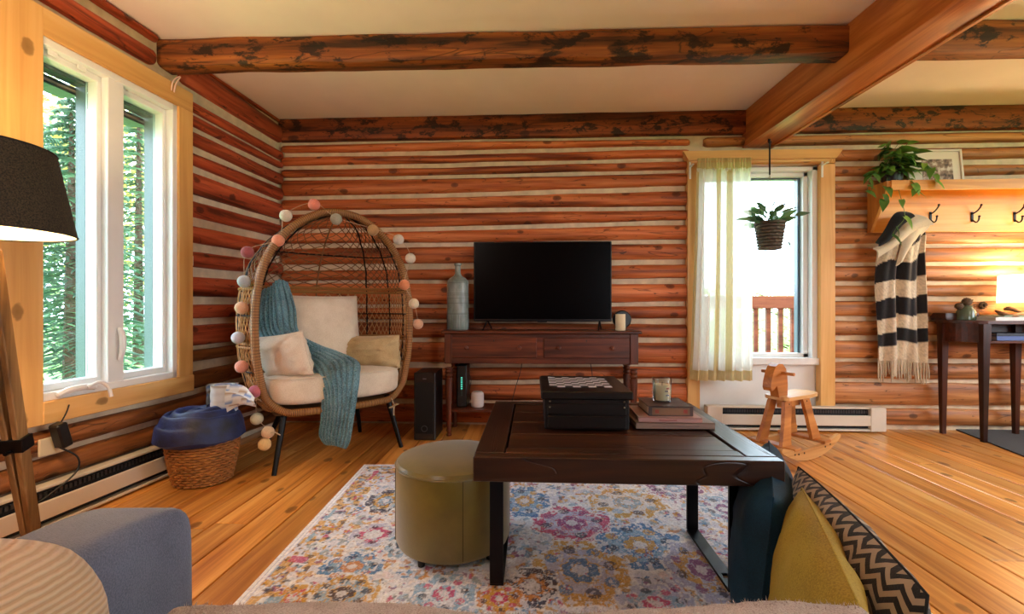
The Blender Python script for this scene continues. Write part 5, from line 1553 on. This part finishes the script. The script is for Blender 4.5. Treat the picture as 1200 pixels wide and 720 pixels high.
# ================================================================== HANGING PLANTER
hv = 3.32
hp = P(902, 275, hv)
pl = thing('hanging_planter', (hp.x, hp.y, P(902, 292, hv).z), 'dark woven pot with a small plant hanging in front of the back window', 'hanging plant')
zt_, zb_ = P(902, 262, hv).z, P(902, 291, hv).z
rt, rb2 = 15.0 / F * hv, 11.0 / F * hv
M_POT = m_plain('dark_woven_pot', '51473c', .8, var=.3, vscale=60, bump=.4, bscale=120)
mb = MB()
for j in range(9):
    f = j / 8; z = zb_ + (zt_ - zb_) * f; r = rb2 + (rt - rb2) * f
    mb.tube([Vector((hp.x + (r + (.003 if (k + j) % 2 else -.002)) * math.cos(k * 2 * PI / 28), hp.y + (r + (.003 if (k + j) % 2 else -.002)) * math.sin(k * 2 * PI / 28), z)) for k in range(28)], .012, 5, closed=True)
mb.lathe([(.001, zb_ - .004), (rb2 * .95, zb_ - .004), (rt * .95, zt_ - .01), (.001, zt_ - .012)], (hp.x, hp.y, 0), 24)
mb.build('pot', M_POT, pl)
top = Vector((hp.x, hp.y, zb + .002)); knot = Vector((hp.x, hp.y, P(902, 205, hv).z))
MB().tube([top, knot], .006, 8).build('hanger', m_plain('black_cord', '0e0e10', .5), pl)
MB().tube([top + Vector((-.008, 0, .0)), top + Vector((-.012, 0, -.02)), top + Vector((0, 0, -.035)), top + Vector((.012, 0, -.02))], .004, 6).build('hook', M_BLK, pl)
for k in range(3):
    a = k * 2 * PI / 3 + .5
    MB().tube([knot, Vector((hp.x + rt * math.cos(a), hp.y + rt * math.sin(a), zt_))], .0018, 5).build('string', m_plain('grey_twine', '9a958c', .8), pl)
def leaf_mesh(name, ln, wd, mat, bend=.25, fold=.15, heart=0.0):
    """a leaf along +x with a midrib fold and a drooping tip"""
    mb = MB(); n = 8
    for i in range(n + 1):
        f = i / n; w2 = wd / 2 * (math.sin(PI * min(1, f * (1 - .12 * heart) + .10 * heart) ** (.62 if heart else .8))) + 1e-4
        x = ln * f; z = -bend * ln * f * f
        mb.v += [(x - heart * .1 * ln * (1 if f < .15 else 0), -w2, z + fold * w2), (x, 0, z), (x - heart * .1 * ln * (1 if f < .15 else 0), w2, z + fold * w2)]
    for i in range(n):
        a = i * 3; mb.f += [(a, a + 3, a + 4, a + 1), (a + 1, a + 4, a + 5, a + 2)]
    return mb.mesh(name, mat, True, 60)
def aim(p, az, el, roll, s_):
    x = Vector((math.cos(az) * math.cos(el), math.sin(az) * math.cos(el), math.sin(el)))
    return frame(p, x, Vector((-math.sin(az), math.cos(az), 0))) @ Matrix.Rotation(roll, 4, 'X') @ Matrix.Scale(s_, 4)
M_LEAFH = m_leaf('planter_leaf', '35543a', '6f9a5e', .5, .12)
lm = leaf_mesh('leaf', .10, .042, M_LEAFH, .15, .2)
rl = random.Random(21)
mbst = MB()
for k in range(46):
    az = rl.uniform(0, 2 * PI); el = rl.uniform(-.1, 1.35); p = Vector((hp.x + rl.uniform(-.05, .05), hp.y + rl.uniform(-.05, .05), zt_))
    q = p + Vector((math.cos(az) * math.cos(el), math.sin(az) * math.cos(el), math.sin(el))) * rl.uniform(.03, .13)
    mbst.tube([p - Vector((0, 0, .015)), q], .002, 4, caps=False)
    inst('leaf', lm, pl, aim(q, az, el * .7, rl.choice((-1, 1)) * rl.uniform(.5, 1.5), rl.uniform(.75, 1.25)))
for k in range(4):     # trailing shoot at the right
    p = P(914 + k * 3, 266 + k * 2.5 + k * k, hv - .04); inst('leaf', lm, pl, aim(p, -.6 + k * .3, -.9, .2, .6))
mbst.build('stems', m_plain('stem_green', '5a7a44', .6), pl)

# ================================================================== COAT RACK SHELF
ro_ = .0
M_RACK = m_wood('amber_pine', 'e8b265', 'd99a45', 'bd7c30', 'X', 14, .05, knots=.05, kscale=2.4, rough=.38, bump=.08, tone=.03)
M_RACKZ = m_wood('amber_pine_z', 'dca058', 'c98840', 'a86a2c', 'Z', 14, .05, rough=.38, bump=.08, tone=.03)
rxa = PB(1017, 250, .05).x; rxb = XR - .25
rzb, rzt_ = PB(1017, 273, .05).z, PB(1016, 222, .05).z
rd = .19
rack = thing('coat_rack', ((rxa + rxb) / 2, D - .05, rzb), 'pine coat rack shelf with black hooks on the right log wall', 'coat rack')
yb_ = D - .045
wb('back_board', rxa + .02, rxb, yb_ - .02, yb_, rzb, rzt_, M_RACK, rack)
for xq in (rxa, rxb - .02):
    mb = MB(); mb.prism([(xq, yb_, rzb), (xq, yb_ - .03, rzb), (xq, yb_ - rd, rzt_ - .03), (xq, yb_ - rd, rzt_ + .012), (xq, yb_, rzt_ + .012)], (1, 0, 0), .02)
    mb.build('side_bracket', M_RACKZ, rack, smooth=False)
wb('shelf_board', rxa + .02, rxb, yb_ - rd, yb_, rzt_ - .006, rzt_ + .012, M_RACK, rack)
wb('front_lip', rxa + .02, rxb, yb_ - rd - .014, yb_ - rd, rzt_ - .058, rzt_ + .014, M_RACK, rack)
for px in (1092, 1141, 1191):
    q = PB(px, 254, .08); yq = yb_ - .022; zq = q.z
    mb = MB()
    mb.box((q.x, yq - .002, zq), (.018, .006, .075), .002)
    mb.tube(smoothpath([(q.x, yq, zq + .02), (q.x + .006, yq - .03, zq + .035), (q.x + .012, yq - .05, zq + .06), (q.x + .014, yq - .055, zq + .075)], 12), .005, 6)
    mb.tube(smoothpath([(q.x, yq, zq - .02), (q.x, yq - .03, zq - .045), (q.x, yq - .05, zq - .035), (q.x, yq - .055, zq - .01)], 12), .005, 6)
    mb.sphere((q.x + .014, yq - .056, zq + .077), .008, 8, 6); mb.sphere((q.x, yq - .056, zq - .006), .008, 8, 6)
    mb.build('hook', M_BLK, rack)
ztop = rzt_ + .012
# framed picture leaning on the wall
fx0, fx1 = PB(1062, 200, .09).x, PB(1127, 200, .09).x
fzt = PB(1100, 175, .09).z
pf = thing('picture_frame', ((fx0 + fx1) / 2, D - .10, ztop), 'white framed grey photograph leaning behind the trailing plant', 'picture frame')
hh_ = fzt - ztop
Mf = Matrix.Rotation(-.10, 3, 'X')
def fb(name, cx, cz, w_, h_, y, dpt, mat, par=pf):
    return MB().box(Vector(((fx0 + fx1) / 2, D - .108, ztop)) + Mf @ Vector((cx, y, cz)), (w_, dpt, h_), .0015, Mf).build(name, mat, par, smooth=False)
fwid = fx1 - fx0
M_FR = m_plain('silver_white_frame', 'cfc9be', .4)
for (cx, cz, w_, h_) in ((0, .008, fwid, .016), (0, hh_ - .008, fwid, .016), (-fwid / 2 + .008, hh_ / 2, .016, hh_), (fwid / 2 - .008, hh_ / 2, .016, hh_)): fb('frame_bar', cx, cz, w_, h_, 0, .02, M_FR)
fb('mat_board', 0, hh_ / 2, fwid - .03, hh_ - .03, .003, .004, m_plain('mat_board', 'dbd2c2', .8))
t_ = NT('grey_print'); _co = t_.obj(False)
t_.l(t_.ramp(t_.noise(_co, 22, 4, .6), [(.35, srgb('3c3430')), (.5, srgb('8a7264')), (.62, srgb('cfc4b8'))]), t_.b.inputs['Base Color']); t_.set(Roughness=.5)
fb('print', .02, hh_ * .42, fwid * .55, hh_ * .62, .0, .003, t_.m)
# trailing pothos
pp = PB(1046, 210, .13); pbase = Vector((pp.x, D - .125, ztop))
po = thing('potted_pothos', pbase, 'green trailing pothos in a dark pot on the left end of the coat rack', 'potted plant')
MB().lathe([(.05, 0), (.055, .004), (.072, .10), (.075, .11), (.066, .11), (.062, .095), (.001, .092)], pbase, 24).build('pot', m_plain('dark_pot', '1c1c22', .4), po)
M_POTH = m_leaf('pothos_leaf', '2c5a24', '7fae4a', .38, .25)
lmp = leaf_mesh('leaf', .105, .062, M_POTH, .35, .18, 1.0)
rl = random.Random(33); mbst = MB()
for k in range(84):
    az = rl.uniform(-PI, PI); el = rl.uniform(-.2, 1.4); s0 = pbase + Vector((rl.uniform(-.03, .03), rl.uniform(-.03, .03), .10))
    rr_ = rl.uniform(.05, .19)
    d = Vector((math.cos(az) * math.cos(el) * 1.15, math.sin(az) * math.cos(el) * .55, math.sin(el) * 1.15))
    q = s0 + d * rr_
    if q.y > D - .15: q.y = D - .15 - rl.uniform(0, .02)
    mbst.tube(smoothpath([s0, s0 + d * rr_ * .5 + Vector((0, 0, .03)), q], 6), .002, 4, caps=False)
    inst('leaf', lmp, po, aim(q, -abs(az), rl.uniform(-.7, .3), rl.uniform(-.6, .6), rl.uniform(.6, 1.1)))
VINES = [[(1050, 208), (1054, 226), (1058, 240), (1060, 256), (1050, 268), (1046, 276)], [(1040, 208), (1037, 226), (1036, 238)], [(1062, 205), (1070, 214), (1076, 226)], [(1030, 200), (1020, 208), (1016, 224)], [(1070, 190), (1084, 192), (1094, 200), (1096, 212)]]
for vn in VINES:
    pts = smoothpath([PB(a, b, .26 if i else .17) for i, (a, b) in enumerate(vn)], 20)
    mbst.tube(pts, .0018, 4, caps=False)
    for i in (6, 11, 15, 19):
        inst('leaf', lmp, po, aim(pts[i], rl.uniform(-2.6, -.4), rl.uniform(-1.2, -.4), rl.uniform(-.5, .5), rl.uniform(.55, .95)))
mbst.build('stems', m_plain('stem_green', '5a7a44', .6), po)
# striped wool scarf on the first hook
SC = [(1044, 258, 1072, 250, .13), (1035, 275, 1084, 270, .16), (1030, 300, 1082, 297, .15), (1027, 330, 1082, 330, .13), (1028, 360, 1083, 360, .12), (1029, 390, 1084, 390, .115), (1029, 421, 1085, 424, .11)]
LEs = smoothpath([PB(a, b, o_) for a, b, c_, d_, o_ in SC], 120); RIs = smoothpath([PB(c_, d_, o_) for a, b, c_, d_, o_ in SC], 120)
def scarffn(s_, t_v):
    k = min(int(t_v * 119), 119); p = LEs[k].lerp(RIs[k], s_)
    amp = .026 * (1.2 - .3 * t_v)
    y = amp * (math.sin(s_ * 15 + 1.2 * math.sin(t_v * 2.5)) * .7 + .4 * math.sin(s_ * 27 + t_v * 4))
    return p + Vector((0, y - .01, -.012 * math.sin(s_ * 8 + 1)))
NUs, NVs = 64, 130
mbsc = MB().sheet(NUs, NVs, scarffn, .010)
cs_ = []
for side in range(2):
    for j in range(NVs):
        for i in range(NUs):
            f = j / (NVs - 1) + .05 * math.sin(i / (NUs - 1) * 8) * (1 - j / NVs) - (.03 if i < NUs * .4 else 0)
            y_ = 258 + f * 165
            blk = any(a <= y_ <= b for a, b in ((258, 266), (283, 299), (318, 338), (357, 377), (392, 404)))
            g = .8 + .4 * random.random()
            cs_.append((hexl('1c1c20') if blk else hexl('cdbfa6')) * g)
scarf = mbsc.build('wool_scarf', m_attr('scarf_wool', 1.0, .7, 350, .4)); setcol(scarf, cs_)
tag(scarf, 'black and cream striped wool scarf hanging from the coat rack', 'scarf')
mbf = MB()
for k in range(44):
    p = scarffn(k / 43, 1.0); q = p + Vector((rl.uniform(-.012, .012), rl.uniform(-.006, .006), -rl.uniform(.10, .16)))
    mbf.tube(smoothpath([p + Vector((0, 0, .01)), p.lerp(q, .5) + Vector((rl.uniform(-.006, .006), 0, 0)), q], 6), [.0035, .005, .005, .005, .005, .003], 5)
o = mbf.build('fringe', m_fabric('fringe_cream', 'cdbfa6', None, 300, .4), scarf); tag(o, kind='stuff')
# folded collar of the scarf over the hook
FL = [[(1050, 254), (1062, 250), (1078, 252), (1094, 262)], [(1038, 276), (1052, 268), (1066, 262), (1080, 256)], [(1026, 297), (1044, 290), (1060, 276), (1072, 262)]]
def flapfn(s_, t_v):
    a = smoothpath([PB(x_, y_, .20) for x_, y_ in ((1068, 252), (1056, 266), (1040, 284), (1023, 292))], 20)
    b = smoothpath([PB(x_, y_, .21) for x_, y_ in ((1094, 263), (1072, 270), (1052, 286), (1028, 302))], 20)
    k = min(int(t_v * 19), 19); p = a[k].lerp(b[k], s_)
    return p + Vector((0, -.02 * math.sin(PI * s_), .012 * math.sin(PI * s_)))
mb = MB().sheet(14, 40, flapfn, .012)
mb.build('folded_end', m_fabric('fringe_cream', 'cdbfa6', None, 300, .4), scarf)
def flap2(s_, t_v):
    a = PB(1062, 262, .19).lerp(PB(1050, 312, .20), t_v); b = PB(1094, 262, .18).lerp(PB(1060, 300, .19), t_v)
    return a.lerp(b, s_) + Vector((0, -.02 * math.sin(PI * s_ * 1.5), 0))
MB().sheet(12, 20, flap2, .012).build('folded_end', m_fabric('fringe_cream', 'cdbfa6', None, 300, .4), scarf)
def flap3(s_, t_v):
    a = smoothpath([PB(x_, y_, .19) for x_, y_ in ((1062, 250), (1048, 252), (1036, 272), (1026, 286))], 20)
    b = smoothpath([PB(x_, y_, .205) for x_, y_ in ((1072, 256), (1058, 264), (1042, 282), (1030, 290))], 20)
    k = min(int(t_v * 19), 19); return a[k].lerp(b[k], s_) + Vector((0, -.018 * math.sin(PI * s_), .006))
MB().sheet(12, 30, flap3, .012).build('dark_fold', m_fabric('scarf_black', '1c1c20', None, 300, .4), scarf)

# ================================================================== DESK
M_DESK = m_wood('mahogany', '5a2c18', '42200f', '241008', 'X', 22, .06, rough=.35, bump=.1, tone=.05, coat=.2)
M_DESKZ = m_wood('mahogany_z', '4c2616', '38190e', '1e0d07', 'Z', 22, .06, rough=.38, bump=.1, tone=.05)
dzt = .835
A_ = PB(1097, 378, .08); A_ = Vector((A_.x, D - .08, 0))
Bf = C((1158 - 600) / F * 3.10, 3.10, 0)
yfront = Bf.y; xrt = XR - .35
desk = thing('desk', ((A_.x + xrt) / 2, (D + yfront) / 2, .0), 'dark mahogany desk with a curved left end against the right log wall', 'desk')
def outline(inset):
    pts = [Vector((A_.x + inset, D - .07, 0))]
    for k in range(9):
        f = k / 8; a = f * PI / 2
        pts.append(Vector((A_.x + inset + (Bf.x - A_.x) * (1 - math.cos(a)) * 1.0, (D - .12) - (D - .12 - yfront - inset) * math.sin(a), 0)))
    pts += [Vector((xrt - inset, yfront + inset, 0)), Vector((xrt - inset, D - .07, 0))]
    return pts
mb = MB(); mb.prism([p + Vector((0, 0, dzt - .022)) for p in outline(0)], (0, 0, 1), .022); mb.build('top', M_DESK, desk, smooth=False)
ol = outline(.025)
apz = dzt - .15
mb = MB()
for i in range(9):
    p, q = ol[i], ol[i + 1]; d = (q - p).normalized(); n = Vector((-d.y, d.x, 0))
    mb.prism([p + Vector((0, 0, apz)), q + Vector((0, 0, apz)), q + Vector((0, 0, dzt - .022)), p + Vector((0, 0, dzt - .022))], n, .016)
mb.build('curved_apron', M_DESK, desk, smooth=False)
wb('cubby_floor', Bf.x, xrt - .02, yfront + .02, D - .08, apz - .005, apz + .012, M_DESK, desk)
wb('cubby_back', Bf.x, xrt - .02, D - .10, D - .08, apz, dzt - .02, M_DESK, desk)
for px in (1160, 1260): 
    xq = C((px - 600) / F * 3.12, 3.12, 0).x
    wb('divider', xq - .012, xq + .012, yfront + .02, D - .08, apz, dzt - .02, M_DESK, desk)
def taperleg(x, y):
    mb = MB(); vs_2 = []
    for (z, h_) in ((0.001, .013), (dzt - .022, .024)):
        for (a, b) in ((-1, -1), (1, -1), (1, 1), (-1, 1)): vs_2.append((x + a * h_, y + b * h_, z))
    mb.add(vs_2, [(3, 2, 1, 0), (4, 5, 6, 7), (0, 1, 5, 4), (1, 2, 6, 5), (2, 3, 7, 6), (3, 0, 4, 7)]); mb.build('leg', M_DESKZ, desk, smooth=False)
taperleg(A_.x + .03, D - .10); taperleg(Bf.x, yfront + .03); taperleg(xrt - .05, yfront + .03); taperleg(C((1192 - 600) / F * 3.3, 3.3, 0).x, D - .11)
# dark mat under the desk
mt = MB(); mt.prism([PF(1108, 499.5), PF(1200, 536), PF(1360, 545), PF(1300, 498)], (0, 0, 1), .008)
tag(mt.build('floor_mat', m_fabric('charcoal_mat', '101218', None, 240, .5), None, smooth=False), 'charcoal mat on the floor under the desk', 'mat')
# desk lamp
M_LSH = NT('lit_lamp_shade'); M_LSH.b.inputs['Base Color'].default_value = srgb('fff4e0'); M_LSH.b.inputs['Emission Color'].default_value = srgb('ffe2b0'); M_LSH.b.inputs['Emission Strength'].default_value = 2.4; M_LSH = M_LSH.m
lv = 3.22
lp_ = P(1214, 340, lv); dl = thing('table_lamp', (lp_.x, lp_.y, dzt), 'glowing white drum shade table lamp on the desk', 'table lamp')
zs0, zs1 = P(1206, 355, lv).z, P(1206, 322, lv).z
lr = 32 / F * lv
MB().lathe([(lr, zs0), (lr * .97, zs1)], (lp_.x, lp_.y, 0), 40, caps=False).build('shade', M_LSH, dl)
MB().lathe([(.05, dzt), (.055, dzt + .006), (.045, dzt + .04), (.02, dzt + .07), (.012, zs0 + .02)], (lp_.x, lp_.y, 0), 24).build('base', m_plain('white_ceramic', 'e8e2d8', .3), dl)
MB().sphere((lp_.x, lp_.y, (zs0 + zs1) / 2), .03, 12, 8).build('bulb', m_emit('desk_bulb', 'ffcf90', 20.0), dl)
ld = bpy.data.lights.new('desk_lamp_light', 'POINT'); ld.energy = LAMP_DESK; ld.color = (1.0, .66, .32); ld.shadow_soft_size = .06
o = bpy.data.objects.new('desk_lamp_light', ld); o.location = (lp_.x - .0, lp_.y - .0, zs1 + .05); COL.objects.link(o)
# jar with dried pods
jv = 3.28
jp = P(1132, 378, jv)
ja = thing('pod_jar', (jp.x, jp.y, dzt), 'small green glass jar with dried seed heads on the desk', 'jar')
MB().lathe([(.05, 0), (.055, .006), (.054, .06), (.040, .085), (.034, .095), (.036, .105), (.03, .105), (.03, .09), (.045, .06), (.045, .01), (.001, .008)], (jp.x, jp.y, dzt), 24, caps=False).build('body', m_plain('green_glass', '55604a', .2, var=.1), ja)
for (px, py, r) in ((1124, 359, .025), (1133, 354, .030), (1129, 362, .02)):
    q = P(px, py, jv); s_ = MB(); s_.sphere(q, r, 10, 7)
    for k in range(24):
        v_ = Vector((random.gauss(0, 1), random.gauss(0, 1), random.gauss(0, 1))).normalized(); s_.tube([q + v_ * r * .8, q + v_ * r * 1.25], [.003, .001], 4, caps=False)
    s_.build('seed_head', m_plain('dried_brown', '5a4632', .9, var=.3, vscale=60), ja)
    MB().tube([q, Vector((jp.x, jp.y, dzt + .05))], .003, 5).build('stem', m_plain('dried_brown', '5a4632', .9), ja)
# flower-shaped wall ornament
q = PB(1152, 358, .055); fo_ = thing('wall_flower', (q.x, D - .05, q.z - .02), 'small dried flower ornament on the logs left of the desk lamp', 'ornament')
mb = MB()
for k in range(9):
    a = k * 2 * PI / 9; c_ = Vector((q.x + .018 * math.cos(a), D - .056, q.z + .018 * math.sin(a)))
    mb.sphere(c_, .011, 8, 6)
mb.build('petals', m_plain('dried_brown', '5a4632', .9), fo_); MB().sphere((q.x, D - .062, q.z), .012, 10, 7).build('centre', m_plain('dried_dark', '3a2a1c', .9), fo_)
# driftwood, dark tray and books on the desk
q0 = P(1165, 366, 3.12)
dw = MB(); dw.tube(smoothpath([P(1166, 364, 3.2), P(1176, 369, 3.16), P(1186, 372, 3.14), P(1200, 369, 3.16), P(1214, 372, 3.2)], 24), [.006 + .016 * math.sin(PI * i / 23) for i in range(24)], 9)
dw.tube(smoothpath([P(1176, 363, 3.24), P(1184, 362, 3.22), P(1196, 366, 3.2)], 14), [.006 + .010 * math.sin(PI * i / 13) for i in range(14)], 8)
tag(dw.build('driftwood', m_wood('driftwood_grey', '8a6a48', '6a4c30', '3a2818', 'X', 30, .08, rough=.8)), 'knotty driftwood piece lying on the desk books below the lamp', 'driftwood')
bk = P(1180, 384, 3.08)
book((bk.x + .09, bk.y + .13, dzt), .30, .22, .026, .03, 'white book lying on the desk below the driftwood', 'd9d6d2', 'e6e2da')
book((bk.x + .15, bk.y + .14, dzt + .026), .26, .18, .012, .05, 'thin green book on the white desk book', '75866a', 'e6e2da')
bk2 = C((1185 - 600) / F * 3.14, 3.14, 0)
book((bk2.x + .08, bk2.y + .14, apz + .012), .30, .22, .03, .02, 'blue book lying in the desk cubby', '5868a0', 'd8d8e0')
book((bk2.x + .08, bk2.y + .14, apz + .042), .26, .20, .02, -.03, 'dark book on the blue one in the desk cubby', '2a2a34', 'b8b8c0')
q = P(1113, 371, 3.36)
tr = thing('dark_tray', (q.x, q.y, dzt), 'low dark wooden tray at the left end of the desk', 'tray')
MB().box((q.x + .03, q.y, dzt + .006), (.22, .13, .012), .003).build('base', M_DESK, tr, smooth=False)
for (dx, dy, a, b) in ((-.08, 0, .012, .13), (.14, 0, .012, .13), (.03, .06, .22, .012), (.03, -.06, .22, .012)):
    MB().box((q.x + dx, q.y + dy, dzt + .03), (a, b, .045), .003).build('side', M_DESK, tr, smooth=False)

# ================================================================== LOOSE CORD ON THE TOP LEFT LOG, ADDED FILL LAMPS OUT OF VIEW
mb = MB(); mb.tube(smoothpath([P(201, 106, ls(201, .07)[1]), P(203, 95, ls(203, .07)[1]), P(211, 90, ls(211, .07)[1]), P(206, 99, ls(206, .07)[1]), P(204, 108, ls(204, .07)[1])], 24), .004, 6)
tag(mb.build('cord_loop', m_plain('pink_cord', 'e6c4b8', .6)), 'small pale cord loop at the top corner of the left window', 'cord')
def fill_lamp(x, y, lab, k=1.0):  # unseen lamp added to fill the room with light
    t = thing('fill_lamp', (x, y, ZC), lab, 'fill light')
    MB().lathe([(.001, -.11), (.08, -.10), (.14, -.07), (.165, -.03), (.165, -.02), (.001, -.015)], (x, y, ZC), 32).build('globe', m_emit('fill_lamp_globe', 'ffd2a0', 1.5), t)
    MB().lathe([(.10, -.02), (.10, -.001)], (x, y, ZC), 24).build('base', m_plain('white_ceramic', 'e8e2d8', .3), t)
    ld = bpy.data.lights.new('fill_lamp_light', 'POINT'); ld.energy = LAMP_FILL * k; ld.color = (1.0, .88, .76); ld.shadow_soft_size = .15
    o = bpy.data.objects.new('fill_lamp_light', ld); o.location = (x, y, ZC - .32); COL.objects.link(o)
fill_lamp(-1.5, -1.2, 'unseen fill lamp added behind the sofa')
fill_lamp(3.4, .6, 'unseen fill lamp added right of the long beam', .6)
